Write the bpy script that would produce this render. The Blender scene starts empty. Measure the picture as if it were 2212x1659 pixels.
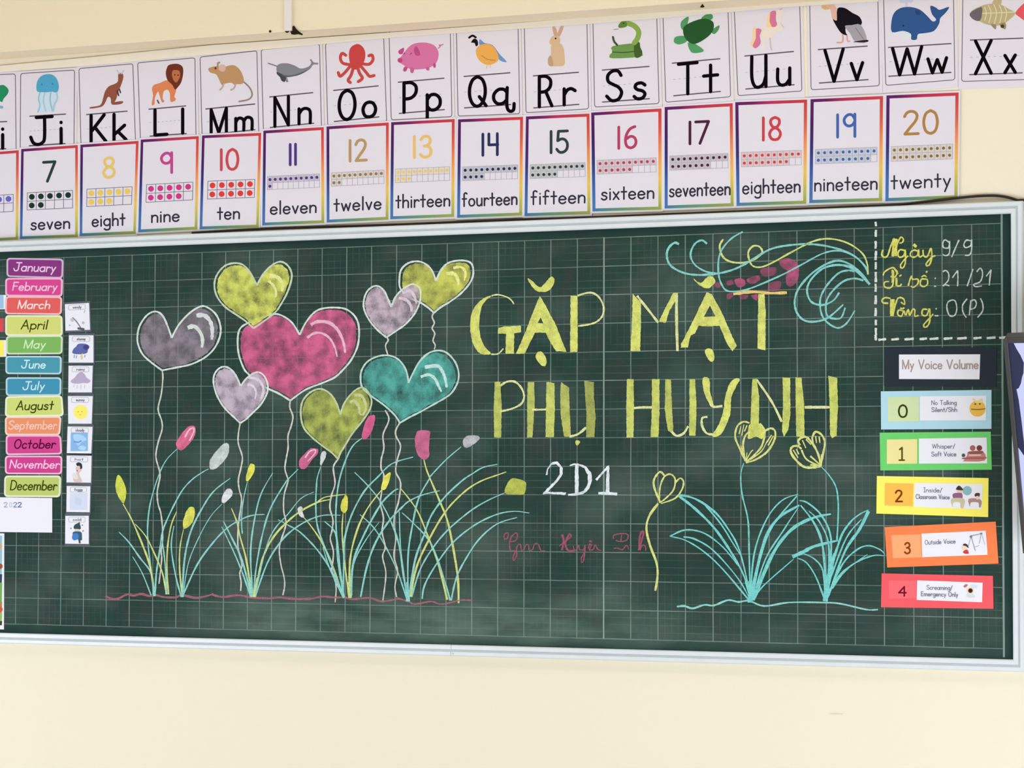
import bpy, math, random
from mathutils import Vector, Matrix
from mathutils.geometry import tessellate_polygon
random.seed(7)
S = bpy.context.scene
COL = S.collection

# ---------------------------------------------------------------- camera, world, lights, exposure
W, H, F = 2212.0, 1659.0, 5726.35
CAM = Vector((4.26597, -6.94466, 1.5))
YAW, PITCH, ROLL = 0.391126, 0.0404201, -0.00234369
ROT = Matrix.Rotation(YAW, 3, 'Z') @ Matrix.Rotation(PITCH, 3, 'X') @ Matrix.Rotation(ROLL, 3, 'Y')
cd = bpy.data.cameras.new('camera'); cam = bpy.data.objects.new('camera', cd); COL.objects.link(cam)
cd.sensor_width = 36; cd.lens = F / W * 36; cd.clip_start = .1; cd.clip_end = 100
m = Matrix.Identity(4)
for r in range(3):
    m[r][0] = ROT[r][0]; m[r][1] = ROT[r][2]; m[r][2] = -ROT[r][1]; m[r][3] = CAM[r]
cam.matrix_world = m
S.camera = cam

world = bpy.data.worlds.new('world'); S.world = world; world.use_nodes = True
bg = world.node_tree.nodes['Background']; bg.inputs[0].default_value = (.98, .96, .97, 1); bg.inputs[1].default_value = .19

def area(name, loc, target, sx, sy, power, col):
    l = bpy.data.lights.new(name, 'AREA'); l.shape = 'RECTANGLE'; l.size = sx; l.size_y = sy; l.energy = power; l.color = col
    o = bpy.data.objects.new(name, l); COL.objects.link(o); o.location = loc
    o.rotation_euler = (Vector(target) - Vector(loc)).to_track_quat('-Z', 'Y').to_euler()
area('low_fill_light', (-2.0, -3.1, .62), (1.0, 0, .8), 3.4, 1.0, 70, (.93, .98, 1.08))  # unseen area lamp, added low in the room to brighten the lower wall
area('low_fill_light_far', (4.6, -3.3, .62), (1.6, 0, .8), 3.4, 1.0, 86, (.94, .98, 1.06))  # its added twin to the right, also low so the wall brightens downwards
area('ceiling_lamp', (1.4, -2.4, 3.2), (1.4, -.2, 1.6), 2.4, .3, 8, (1, .88, .66))
S.view_settings.view_transform = 'Standard'; S.view_settings.look = 'None'
S.view_settings.gamma = 1; S.view_settings.use_curve_mapping = False
S.view_settings.exposure = 0.20

# ---------------------------------------------------------------- pixel -> point on a real plane
YB = 0.0          # face of the blackboard
YW = 0.025        # face of the wall
Z0 = 2.210124     # height of the top ruled line
def ray(px, py):
    return ROT @ Vector(((px - W / 2) / F, 1.0, -(py - H / 2) / F))
def at(px, py, y):
    d = ray(px, py); t = (y - CAM.y) / d.y
    return CAM + d * t
def on_plane(px, py, p0, n):
    d = ray(px, py); t = (p0 - CAM).dot(n) / d.dot(n)
    return CAM + d * t

# crops of the photograph the drawings were measured in: (x0, y0, width)
CR = dict(A=(280, 540, 420), B=(660, 540, 420), C=(420, 740, 420), D=(740, 740, 420), E=(220, 880, 420),
          F=(220, 1020, 420), G=(460, 1020, 420), H=(760, 1020, 420), I=(600, 880, 420), J=(1000, 580, 420),
          K=(1340, 580, 420), L=(1040, 780, 420), M=(1420, 780, 420), N=(1420, 480, 480), O=(1860, 460, 352),
          P=(1060, 980, 420), Q=(1380, 980, 560), R=(1860, 720, 352), S=(1860, 920, 352), T=(1860, 1110, 352),
          a=(0, 40, 460), b=(400, 40, 460), c=(820, 20, 460), d=(1260, 0, 460), e=(1700, 0, 512),
          f=(0, 270, 460), g=(400, 250, 460), h=(820, 220, 460), i=(1260, 200, 460), j=(1700, 190, 512),
          m=(0, 540, 300), n=(0, 760, 300), o=(0, 970, 300), p=(0, 1150, 400), q=(520, 0, 320),
          X=(0, 0, 2212))
def pts(s, k='X'):
    out = []
    for w in s.split():
        if w in CR: k = w; continue
        x0, y0, wd = CR[k]; u, v = w.split(',')
        out.append((x0 + float(u) * wd / 2212, y0 + float(v) * wd / 2212))
    return out
def smooth(p, closed=False, n=4):
    L = len(p); out = []
    if L < 3: return list(p)
    rng = range(L if closed else L - 1)
    for a in rng:
        g = (lambda q: p[q % L]) if closed else (lambda q: p[min(max(q, 0), L - 1)])
        p0, p1, p2, p3 = g(a - 1), g(a), g(a + 1), g(a + 2)
        for s in range(n):
            t = s / n; t2 = t * t; t3 = t2 * t
            out.append(tuple(.5 * (2 * p1[c] + (p2[c] - p0[c]) * t + (2 * p0[c] - 5 * p1[c] + 4 * p2[c] - p3[c]) * t2 + (3 * p1[c] - p0[c] - 3 * p2[c] + p3[c]) * t3) for c in (0, 1)))
    if not closed: out.append(p[-1])
    return out

# ---------------------------------------------------------------- materials
def lin(c):
    return tuple((v / 255 / 12.92) if v <= 10.3 else ((v / 255 + .055) / 1.055) ** 2.4 for v in c)
def newmat(name):
    mt = bpy.data.materials.new(name); mt.use_nodes = True
    nt = mt.node_tree; return mt, nt, nt.nodes['Principled BSDF']
def N(nt, t, **kw):
    n = nt.nodes.new(t)
    for k, v in kw.items(): setattr(n, k, v)
    return n
def plain(name, rgb, rough=.6, spec=.3, var=.04, scale=8, bump=0, bscale=200, metal=0):
    mt, nt, b = newmat(name); L = nt.links
    c = lin(rgb); tc = N(nt, 'ShaderNodeTexCoord'); no = N(nt, 'ShaderNodeTexNoise'); no.inputs['Scale'].default_value = scale
    no.inputs['Detail'].default_value = 4
    L.new(tc.outputs['Object'], no.inputs['Vector'])
    mx = N(nt, 'ShaderNodeMix', data_type='RGBA')
    mx.inputs[6].default_value = tuple(v * (1 - var) for v in c) + (1,); mx.inputs[7].default_value = tuple(min(1, v * (1 + var)) for v in c) + (1,)
    L.new(no.outputs[0], mx.inputs[0]); L.new(mx.outputs[2], b.inputs['Base Color'])
    b.inputs['Roughness'].default_value = rough; b.inputs['Specular IOR Level'].default_value = spec; b.inputs['Metallic'].default_value = metal
    if bump:
        n2 = N(nt, 'ShaderNodeTexNoise'); n2.inputs['Scale'].default_value = bscale; L.new(tc.outputs['Object'], n2.inputs['Vector'])
        bp = N(nt, 'ShaderNodeBump'); bp.inputs['Strength'].default_value = bump; bp.inputs['Distance'].default_value = .002
        L.new(n2.outputs[0], bp.inputs['Height']); L.new(bp.outputs[0], b.inputs['Normal'])
    return mt
def print_mat():
    mt, nt, b = newmat('printed_ink'); at_ = N(nt, 'ShaderNodeVertexColor', layer_name='ink')
    nt.links.new(at_.outputs['Color'], b.inputs['Base Color']); b.inputs['Roughness'].default_value = .8; b.inputs['Specular IOR Level'].default_value = .04
    return mt
def chalk_mat(name, base, big, bscale, fine, fscale):
    mt, nt, b = newmat(name); L = nt.links
    at_ = N(nt, 'ShaderNodeVertexColor', layer_name='ink'); tc = N(nt, 'ShaderNodeTexCoord')
    n1 = N(nt, 'ShaderNodeTexNoise'); n1.inputs['Scale'].default_value = bscale; n1.inputs['Detail'].default_value = 3
    n2 = N(nt, 'ShaderNodeTexNoise'); n2.inputs['Scale'].default_value = fscale; n2.inputs['Detail'].default_value = 2
    L.new(tc.outputs['Object'], n1.inputs['Vector']); L.new(tc.outputs['Object'], n2.inputs['Vector'])
    def mad(a, k, c):
        x = N(nt, 'ShaderNodeMath', operation='MULTIPLY_ADD'); L.new(a, x.inputs[0]); x.inputs[1].default_value = k
        if isinstance(c, float): x.inputs[2].default_value = c
        else: L.new(c, x.inputs[2])
        return x
    x = mad(n1.outputs[0], big, base - .5 * big - .5 * fine); x = mad(n2.outputs[0], fine, x.outputs[0]); x.use_clamp = True
    y = N(nt, 'ShaderNodeMath', operation='MULTIPLY'); L.new(x.outputs[0], y.inputs[0]); L.new(at_.outputs['Alpha'], y.inputs[1])
    b.inputs['Roughness'].default_value = .95; b.inputs['Specular IOR Level'].default_value = 0
    L.new(at_.outputs['Color'], b.inputs['Base Color']); L.new(y.outputs[0], b.inputs['Alpha'])
    return mt
WALL = plain('cream_wall_paint', (242, 233, 208), .85, .15, .015, 1.2, .25, 160)
BEAMM = plain('cream_beam_paint', (238, 222, 190), .85, .15, .015, 1.2, .25, 160)
FLOOR = plain('pale_tile_floor', (205, 202, 196), .5, .4, .06, 3)
CEIL = plain('white_ceiling_paint', (240, 238, 230), .9, .1, .02, 2)
PAPER = plain('laminated_white_paper', (227, 221, 230), .45, .3, .012, 14)
PAPER2 = plain('bright_white_paper', (236, 236, 244), .6, .2, .01, 14)
STRIP = plain('cream_paper_strip', (240, 231, 214), .7, .2, .03, 30)
FRAMEM = plain('white_aluminium_frame', (222, 228, 230), .35, .5, .06, 14, metal=.0)
GROOVE = plain('grey_frame_groove', (188, 196, 200), .5, .4, .08, 20)
CABLE = plain('black_brown_cable', (34, 24, 12), .5, .4, .1, 20)
CONDUIT = plain('white_plastic_conduit', (230, 222, 214), .5, .4, .02, 10)
DARK = plain('dark_brown_mud', (42, 33, 16), .9, .1, .3, 120, .6, 300)
MAGNET = plain('dark_grey_magnetic_sheet', (84, 92, 100), .6, .3, .15, 90)
BEZEL = plain('dark_grey_bezel', (62, 60, 60), .45, .4, .08, 20)
BEZELB = plain('black_bezel_edge', (12, 14, 20), .4, .4, .1, 20)
INK = print_mat()
CHL = chalk_mat('chalk_line', .88, .5, 70., .95, 400.)
CHF = chalk_mat('chalk_fill', .70, 2.0, 30., .5, 330.)
CHS = chalk_mat('chalk_slab', .88, .95, 40., .6, 330.)

# ---------------------------------------------------------------- object helpers
def mesh_obj(name, verts, faces, mat, parent=None, origin=None, cols=None, bevel=0, cat=None):
    me = bpy.data.meshes.new(name)
    o0 = Vector(parent['_w']) if parent is not None else (origin or Vector((0, 0, 0)))
    me.from_pydata([tuple(Vector(v) - o0) for v in verts], [], faces)
    if mat: me.materials.append(mat)
    if cols is not None:
        ca = me.color_attributes.new('ink', 'FLOAT_COLOR', 'CORNER'); buf = []
        for p in me.polygons:
            for vi in p.vertices: buf.extend(cols[vi])
        ca.data.foreach_set('color', buf)
    me.update()
    ob = bpy.data.objects.new(name, me); COL.objects.link(ob)
    if parent is not None: ob.parent = parent
    ob['_w'] = list(o0)
    if parent is None: ob.location = o0
    if bevel:
        bv = ob.modifiers.new('bevel', 'BEVEL'); bv.width = bevel; bv.segments = 2; bv.limit_method = 'ANGLE'
    return ob
def thing(name, loc, label, cat, group=None):
    o = bpy.data.objects.new(name, None); COL.objects.link(o); o.location = loc; o.empty_display_size = .05
    o['_w'] = list(loc); o['label'] = label; o['category'] = cat
    if group: o['group'] = group
    return o
def tag(o, label, cat, group=None):
    o['label'] = label; o['category'] = cat
    if group: o['group'] = group
    return o
def prism(poly, y0, y1):
    """pixel polygon -> solid between two wall-parallel depths, true straight-back sides (front outline at y0)"""
    f = [at(x, y, y0) for x, y in poly]; n = len(f)
    vs = f + [Vector((v.x, y1, v.z)) for v in f]
    fs = [tuple(t) for t in tessellate_polygon([f])]
    fs = [t if (f[t[1]] - f[t[0]]).cross(f[t[2]] - f[t[0]]).y < 0 else (t[0], t[2], t[1]) for t in fs]
    back = [(a + n, c + n, b + n) for a, b, c in fs]
    sides = []
    area2 = sum(f[k].x * f[(k + 1) % n].z - f[(k + 1) % n].x * f[k].z for k in range(n))
    for k in range(n):
        l = (k + 1) % n
        sides.append((k, l, l + n, k + n) if area2 < 0 else (l, k, k + n, l + n))
    return vs, fs + back + sides
def box(x0, x1, y0, y1, z0, z1):
    vs = [(x, y, z) for x in (x0, x1) for y in (y0, y1) for z in (z0, z1)]
    return vs, [(0, 1, 3, 2), (4, 6, 7, 5), (0, 4, 5, 1), (2, 3, 7, 6), (0, 2, 6, 4), (1, 5, 7, 3)]
def merge(*ms):
    V, Fc = [], []
    for v, f in ms:
        o = len(V); V += [Vector(q) for q in v]; Fc += [tuple(i + o for i in t) for t in f]
    return V, Fc

def rough(P, a=.55, step=3.2):
    out = []
    for i, (x, y) in enumerate(P):
        X, Y = P[(i + 1) % len(P)]; n = max(1, int(math.hypot(X - x, Y - y) / step))
        for t in range(n): out.append((x + (X - x) * t / n + random.uniform(-a, a), y + (Y - y) * t / n + random.uniform(-a, a)))
    return out
class Ink:
    """flat marks, authored in photograph pixels and laid on a plane at depth y"""
    def __init__(s, y=YB, proj=None): s.y = y; s.v = []; s.f = []; s.c = []; s.proj = proj; s.n = random.uniform(0, 8)
    def _p(s, x, y, k): return s.proj(x, y, k) if s.proj else at(x, y, s.y - .00006 * (k + 1))
    def fan(s, P, col, k, tris=None):
        s.n += 1; k = k + s.n * .06
        o = len(s.v); s.v += [s._p(x, y, k) for x, y in P]
        c = lin(col[:3]) + ((col[3] if len(col) > 3 else 1.0),); s.c += [c] * len(P)
        s.f += [tuple(i + o for i in t) for t in tris] if tris else [tuple(range(o, o + len(P)))]
    def poly(s, P, col, k=0, hole=None, curve=False, edge=True):
        if curve: P = smooth(P, True, 3)
        if edge and s.y == YB and not s.proj: P = rough(P)
        L = [[Vector((x, y, 0)) for x, y in P]]
        if hole: L.append([Vector((x, y, 0)) for x, y in hole]); P = list(P) + list(hole)
        s.fan(P, col, k, tessellate_polygon(L))
    def disc(s, x, y, r, col, k=0, n=14, ry=None):
        ry = ry or r; s.fan([(x + r * math.cos(6.2832 * a / n), y + ry * math.sin(6.2832 * a / n)) for a in range(n)], col, k)
    def ribbon(s, P, w, col, k=0, jit=0, taper=0):
        n = len(P)
        if n < 2: return
        l, r = [], []
        for a in range(n):
            p, q = P[max(a - 1, 0)], P[min(a + 1, n - 1)]
            dx, dy = q[0] - p[0], q[1] - p[1]; d = math.hypot(dx, dy) or 1
            t = a / (n - 1); ww = w / 2 * (1 + (random.uniform(-jit, jit) if jit else 0)) * (1 - taper * t ** 3)
            nx, ny = -dy / d * ww, dx / d * ww
            l.append((P[a][0] + nx, P[a][1] + ny)); r.append((P[a][0] - nx, P[a][1] - ny))
        s.n += 2; k = k + s.n * .06
        o = len(s.v); Q = l + r; s.v += [s._p(x, y, k + (i % n) * .03) for i, (x, y) in enumerate(Q)]; s.n += int(n * .55)
        c = lin(col[:3]) + ((col[3] if len(col) > 3 else 1.0),); s.c += [c] * len(Q)
        s.f += [(o + a, o + a + 1, o + n + a + 1, o + n + a) for a in range(n - 1)]
    def chalk(s, P, w, col, k=0, closed=False, taper=.35):
        s.ribbon(smooth(P, closed, 5), w, col, k, .22, taper)
    def line(s, P, w, col, k=0, curve=False):
        """opaque pen line with round joints"""
        if curve:
            P = smooth(P, False, 5); s.ribbon(P, w, col, k)
            for x, y in (P[0], P[-1]): s.disc(x, y, w / 2, col, k, 10)
            return
        for a in range(len(P) - 1):
            (x0, y0), (x1, y1) = P[a], P[a + 1]; d = math.hypot(x1 - x0, y1 - y0)
            if d < 1e-6: continue
            nx, ny = -(y1 - y0) / d * w / 2, (x1 - x0) / d * w / 2
            s.fan([(x0 + nx, y0 + ny), (x1 + nx, y1 + ny), (x1 - nx, y1 - ny), (x0 - nx, y0 - ny)], col, k)
        for q, (x, y) in enumerate(P):
            if w > 1.5 or q in (0, len(P) - 1): s.disc(x, y, w / 2, col, k, 10)
    def build(s, name, parent, mat=None):
        return mesh_obj(name, s.v, s.f, mat or INK, parent, cols=s.c)

# ---------------------------------------------------------------- one-stroke school lettering (x-height .55, capital 1)
GL = {
'a': (.46, '~.42,.42 .32,.53 .16,.53 .03,.38 .03,.15 .14,.01 .3,.01 .42,.14', '.43,.55 .43,0'),
'b': (.46, '.03,1 .03,0', '~.03,.38 .14,.53 .3,.53 .43,.38 .43,.15 .3,.01 .14,.01 .03,.14'),
'c': (.40, '~.38,.44 .27,.54 .13,.52 .03,.38 .03,.15 .13,.02 .27,.0 .38,.1'),
'd': (.46, '~.42,.42 .32,.53 .16,.53 .03,.38 .03,.15 .14,.01 .3,.01 .42,.14', '.43,1 .43,0'),
'e': (.44, '~.04,.28 .4,.3 .38,.44 .26,.54 .13,.52 .03,.38 .03,.15 .13,.02 .28,.0 .4,.1'),
'f': (.34, '~.34,.93 .25,1 .15,.94 .13,.8 .13,0', '.0,.55 .3,.55'),
'g': (.46, '~.42,.42 .32,.53 .16,.53 .03,.38 .03,.18 .14,.04 .3,.04 .42,.16', '~.43,.55 .43,-.15 .34,-.3 .16,-.32 .05,-.24'),
'h': (.42, '.03,1 .03,0', '~.03,.36 .14,.52 .29,.53 .39,.4 .39,0'),
'i': (.1, '.05,.55 .05,0', '.05,.77 .05,.78'),
'j': (.2, '~.15,.55 .15,-.15 .08,-.3 -.04,-.28', '.15,.77 .15,.78'),
'k': (.38, '.03,1 .03,0', '.34,.55 .05,.24', '.14,.34 .38,0'),
'l': (.1, '.05,1 .05,0'),
'm': (.68, '.03,.55 .03,0', '~.03,.38 .12,.53 .24,.53 .33,.4 .33,0', '~.33,.38 .42,.53 .55,.53 .64,.4 .64,0'),
'n': (.42, '.03,.55 .03,0', '~.03,.36 .14,.52 .29,.53 .39,.4 .39,0'),
'o': (.46, '~.23,.54 .1,.49 .02,.3 .08,.08 .23,.01 .38,.08 .44,.28 .36,.48 .23,.54'),
'p': (.46, '.03,.55 .03,-.33', '~.03,.38 .14,.53 .3,.53 .43,.38 .43,.15 .3,.01 .14,.01 .03,.14'),
'q': (.56, '~.42,.42 .32,.53 .16,.53 .03,.38 .03,.18 .14,.04 .3,.04 .42,.16', '~.43,.58 .42,-.05 .5,-.25 .62,-.22 .64,0'),
'r': (.32, '.03,.55 .03,0', '~.03,.34 .12,.5 .23,.54 .34,.46'),
's': (.36, '~.34,.46 .24,.54 .1,.52 .05,.41 .12,.32 .27,.26 .34,.15 .27,.02 .12,.0 .02,.09'),
't': (.32, '.16,.9 .16,0', '.0,.55 .32,.55'),
'u': (.42, '~.03,.55 .03,.16 .12,.01 .27,.02 .39,.18', '.39,.55 .39,0'),
'v': (.38, '.02,.55 .19,0 .36,.55'),
'w': (.58, '.02,.55 .15,0 .29,.5 .43,0 .56,.55'),
'x': (.38, '.02,.55 .36,0', '.36,.55 .02,0'),
'y': (.38, '.02,.55 .2,.02', '.36,.55 .08,-.33'),
'z': (.38, '.02,.55 .36,.55 .02,0 .36,0'),
'A': (.6, '.02,0 .3,1 .58,0', '.12,.35 .48,.35'),
'C': (.58, '~.56,.82 .42,.98 .22,.96 .05,.75 .03,.35 .16,.06 .38,.0 .56,.16'),
'D': (.58, '.04,1 .04,0', '~.04,1 .3,.98 .52,.78 .56,.5 .5,.2 .3,.02 .04,0'),
'E': (.46, '.44,1 .04,1 .04,0 .44,0', '.04,.52 .38,.52'),
'F': (.46, '.44,1 .04,1 .04,0', '.04,.52 .38,.52'),
'I': (.3, '.0,1 .3,1', '.15,1 .15,0', '.0,0 .3,0'),
'J': (.56, '~.4,1 .4,.25 .34,.06 .2,.0 .07,.08 .0,.28', '.16,.98 .62,.98'),
'K': (.54, '.04,1 .04,0', '.5,.98 .06,.42', '.18,.54 .56,0'),
'L': (.46, '.04,1 .04,0 .44,0'),
'M': (.7, '.04,0 .04,1 .35,0 .66,1 .66,0'),
'N': (.6, '.04,0 .04,1 .56,0 .56,1'),
'O': (.62, '~.31,1 .14,.9 .04,.65 .04,.35 .14,.1 .31,.0 .48,.1 .58,.35 .58,.65 .48,.9 .31,1'),
'P': (.5, '.04,1 .04,0', '~.04,1 .3,.99 .48,.85 .47,.62 .3,.47 .04,.45'),
'Q': (.64, '~.31,1 .14,.9 .04,.65 .04,.35 .14,.1 .31,.0 .48,.1 .58,.35 .58,.65 .48,.9 .31,1', '.38,.32 .62,.0'),
'R': (.54, '.04,1 .04,0', '~.04,1 .3,.99 .48,.86 .47,.64 .3,.5 .04,.48', '.3,.48 .54,0'),
'S': (.54, '~.5,.82 .4,.97 .22,.98 .07,.85 .08,.65 .25,.53 .42,.43 .52,.25 .42,.04 .2,.0 .03,.16'),
'T': (.6, '.0,.99 .6,.99', '.3,.99 .3,0'),
'U': (.56, '~.04,1 .04,.35 .13,.06 .28,.0 .44,.1 .52,.35', '.52,1 .52,0'),
'V': (.6, '.02,1 .3,0 .58,1'),
'W': (.86, '.02,1 .22,0 .43,.95 .64,0 .84,1'),
'X': (.56, '.02,1 .54,0', '.54,1 .02,0'),
'Y': (.56, '.02,1 .28,.5 .54,1', '.28,.5 .28,0'),
'0': (.5, '~.25,1 .1,.88 .03,.62 .03,.36 .1,.1 .25,.0 .4,.1 .47,.36 .47,.62 .4,.88 .25,1'),
'1': (.1, '.05,1 .05,0'),
'2': (.5, '~.04,.78 .12,.94 .26,1 .4,.94 .46,.78 .4,.56 .22,.28 .05,.01', '.05,.01 .5,.01'),
'3': (.5, '~.06,.84 .18,.98 .34,.98 .44,.84 .42,.66 .3,.54 .2,.53', '~.2,.53 .36,.5 .47,.34 .45,.12 .32,.01 .16,.01 .04,.13'),
'4': (.5, '.06,1 .06,.48 .46,.48', '.44,1 .44,0'),
'5': (.5, '.48,.99 .1,.99 .07,.55', '~.07,.55 .24,.63 .4,.56 .48,.36 .44,.13 .3,.01 .14,.02 .03,.16'),
'6': (.5, '~.42,.99 .24,.9 .1,.66 .05,.36 .1,.1 .25,.0 .4,.08 .46,.27 .4,.47 .25,.54 .1,.44'),
'7': (.5, '.0,.99 .48,.99 .16,0'),
'8': (.48, '~.24,1 .1,.92 .07,.76 .14,.6 .24,.54 .38,.44 .45,.26 .38,.06 .24,.0 .1,.06 .03,.26 .1,.44 .24,.54 .34,.6 .41,.76 .38,.92 .24,1'),
'9': (.42, '~.4,.8 .3,.97 .15,.97 .03,.8 .05,.6 .17,.48 .32,.52 .4,.66', '.41,1 .41,0'),
'/': (.36, '.0,-.1 .34,1'),
' ': (.26,),
}
def text(ink, s, p0, p1, cap, w, col, k=2, shear=0, gap=.14):
    """baseline from p0 to p1 (pixels), capital height cap pixels"""
    tw = sum(GL[c][0] + gap for c in s) - gap
    ex, ey = (p1[0] - p0[0]) / tw, (p1[1] - p0[1]) / tw; x = 0
    for c in s:
        g = GL[c]
        for st in g[1:]:
            cv = st[0] == '~'
            P = [tuple(map(float, q.split(','))) for q in st.lstrip('~').split()]
            P = [(p0[0] + (x + a + shear * b) * ex, p0[1] + (x + a) * ey - b * cap) for a, b in P]
            ink.line(P, w, col, k, cv)
        x += g[0] + gap
class Quad:
    """unit square -> pixel quad (TL, TR, BR, BL)"""
    def __init__(s, q): s.q = q
    def __call__(s, u, v):
        a, b, c, d = s.q
        return tuple((a[i] * (1 - u) + b[i] * u) * (1 - v) + (d[i] * (1 - u) + c[i] * u) * v for i in (0, 1))
    def ex(s, l, t, r=None, b=None):
        r = l if r is None else r; b = t if b is None else b
        return [s(-l, -t), s(1 + r, -t), s(1 + r, 1 + b), s(-l, 1 + b)]
def rrect(q, r=.08, asp=1.4, n=4):
    out = []; Q = Quad(q)
    for cx, cy, a0 in ((1 - r, r / asp, -90), (1 - r, 1 - r / asp, 0), (r, 1 - r / asp, 90), (r, r / asp, 180)):
        for t in range(n + 1):
            a = math.radians(a0 + 90 * t / n); out.append(Q(cx + r * math.cos(a), cy + r / asp * math.sin(a)))
    return out
def base_of(P, y):
    xs = [at(a, b, y) for a, b in P]; return Vector((sum(v.x for v in xs) / len(xs), y, min(v.z for v in xs)))

# ================================================================ SETTING
def struct(name, vf, mat, bevel=0):
    o = mesh_obj(name, vf[0], vf[1], mat, bevel=bevel); o['kind'] = 'structure'; return o
struct('wall_front', box(-4, 7.5, YW, YW + .15, 0, 3.4), WALL)
struct('floor', box(-4, 7.5, -9, YW + .15, -.1, 0), FLOOR)
struct('ceiling', box(-4, 7.5, -9, YW + .15, 3.4, 3.5), CEIL)
BD = .115
zb = at(640, 67, YW - BD).z
struct('trim_1', box(-4, 7.5, YW - BD, YW, zb, 3.4), BEAMM, .002)['label'] = 'cream concrete beam projecting above the blackboard wall'
zlow = zb

# ================================================================ BLACKBOARD
def board_mat():
    mt, nt, b = newmat('green_ruled_blackboard'); L = nt.links
    uv = N(nt, 'ShaderNodeUVMap', uv_map='ruling'); sp = N(nt, 'ShaderNodeSeparateXYZ'); L.new(uv.outputs[0], sp.inputs[0])
    def M_(op, a, b_=None, c=None, clamp=False):
        x = N(nt, 'ShaderNodeMath', operation=op, use_clamp=clamp)
        for i, v in enumerate((a, b_, c)):
            if v is None: continue
            if isinstance(v, (int, float)): x.inputs[i].default_value = v
            else: L.new(v, x.inputs[i])
        return x.outputs[0]
    def noise(scale, det=3, vec=None, dist=0):
        n = N(nt, 'ShaderNodeTexNoise'); n.inputs['Scale'].default_value = scale; n.inputs['Detail'].default_value = det
        L.new(vec or uv.outputs[0], n.inputs['Vector']); return n.outputs[0]
    def stretch(sx, sy):
        mp = N(nt, 'ShaderNodeMapping'); L.new(uv.outputs[0], mp.inputs[0]); mp.inputs['Scale'].default_value = (sx, sy, 1); return mp.outputs[0]
    def mr(v, a, b_, c, d):
        x = N(nt, 'ShaderNodeMapRange', interpolation_type='SMOOTHSTEP'); L.new(v, x.inputs[0])
        for i, q in enumerate((a, b_, c, d)): x.inputs[i + 1].default_value = q
        return x.outputs[0]
    u, v = sp.outputs[0], sp.outputs[1]
    wob = M_('MULTIPLY_ADD', noise(1.1), .02, -.010)
    uu, vv = M_('ADD', u, wob), M_('ADD', v, wob)
    inv = M_('MULTIPLY', mr(v, -.03, .0, 0, 1), mr(v, 14, 14.03, 1, 0))
    inu = mr(u, 35, 35.03, 1, 0)
    big = noise(.35, 4)
    def lines(t, k, w0, w1, m_, amp):
        x = mr(M_('PINGPONG', M_('MULTIPLY', t, k), .5), w0 * k, w1 * k, 1, 0)
        return M_('MULTIPLY', M_('MULTIPLY', x, m_), amp)
    streakH = mr(noise(1, 3, stretch(.5, 6)), .3, .7, .45, 1.0)
    streakV = mr(noise(1, 3, stretch(6, .5)), .3, .7, .45, 1.0)
    V = lines(uu, 1, .006, .026, M_('MULTIPLY', inv, streakV), .60)
    Hh = lines(vv, 1, .004, .021, M_('MULTIPLY', inu, streakH), .54)
    # seam of the two sheets: one brighter upright, and stronger ruling to its right
    seam = M_('MULTIPLY', mr(M_('ABSOLUTE', M_('SUBTRACT', uu, 21.0)), .012, .036, 1, 0), inv)
    r35 = M_('MULTIPLY', mr(M_('ABSOLUTE', M_('SUBTRACT', uu, 35.0)), .02, .042, 1, 0), M_('MULTIPLY', mr(v, -.33, -.3, 0, 1), mr(v, 14.25, 14.3, 1, 0)))
    mv = lines(uu, 4, .006, .022, M_('MULTIPLY', M_('MULTIPLY', inv, inu), mr(noise(.5, 3, stretch(1, 1)), .4, .65, .0, 1)), .06)
    mh = lines(vv, 4, .005, .020, M_('MULTIPLY', M_('MULTIPLY', inv, inu), mr(noise(1, 3, stretch(.4, 2)), .35, .65, .1, 1)), .11)
    fresh = M_('MULTIPLY', mr(u, 20.99, 21.01, 0, 1), mr(u, 21.5, 26, .32, 0))
    Hh = M_('ADD', Hh, M_('MULTIPLY', Hh, fresh)); Hh = M_('MULTIPLY', Hh, 1.0)
    ln = M_('MAXIMUM', M_('MAXIMUM', V, Hh), M_('MAXIMUM', mv, mh))
    ln = M_('MAXIMUM', ln, M_('MAXIMUM', M_('MULTIPLY', seam, .72), M_('MULTIPLY', r35, .62)))
    def mix(f, a, b_):
        x = N(nt, 'ShaderNodeMix', data_type='RGBA')
        if isinstance(f, float): x.inputs[0].default_value = f
        else: L.new(f, x.inputs[0])
        for i, q in ((6, a), (7, b_)):
            if isinstance(q, tuple): x.inputs[i].default_value = lin(q) + (1,)
            else: L.new(q, x.inputs[i])
        return x.outputs[2]
    c = mix(mr(noise(.9, 4), .35, .65, 0, 1), (34, 61, 52), (49, 62, 57))
    c = mix(mr(noise(2.3, 5), .42, .62, 0, .35), c, (32, 66, 62))
    # dust left by the duster, and clean strips along the edges
    edge = M_('MULTIPLY', M_('MULTIPLY', mr(v, -.5, .25, 0, 1), mr(v, 14.0, 14.6, 1, 0)), mr(u, 34.8, 35.4, 1, 0))
    dust = M_('MULTIPLY', mr(noise(1, 5, stretch(.22, .3)), .42, .75, 0, .32), edge)
    c = mix(dust, c, (112, 130, 122))
    low = M_('MULTIPLY', M_('MULTIPLY', mr(v, 11.6, 13.6, 0, 1), mr(u, 2, 9, .0, 1)), M_('MULTIPLY', mr(u, 19, 27, 1, .25), mr(noise(1, 5, stretch(.5, 2)), .3, .7, .12, .42)))
    c = mix(low, c, (116, 140, 128))
    c = mix(M_('SUBTRACT', 1, edge), c, (26, 52, 47))
    c = mix(ln, c, (160, 182, 172))
    L.new(c, b.inputs['Base Color']); b.inputs['Roughness'].default_value = .78; b.inputs['Specular IOR Level'].default_value = .12
    return mt
XL = -.62                                   # the board runs on past the left edge of the picture
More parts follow.
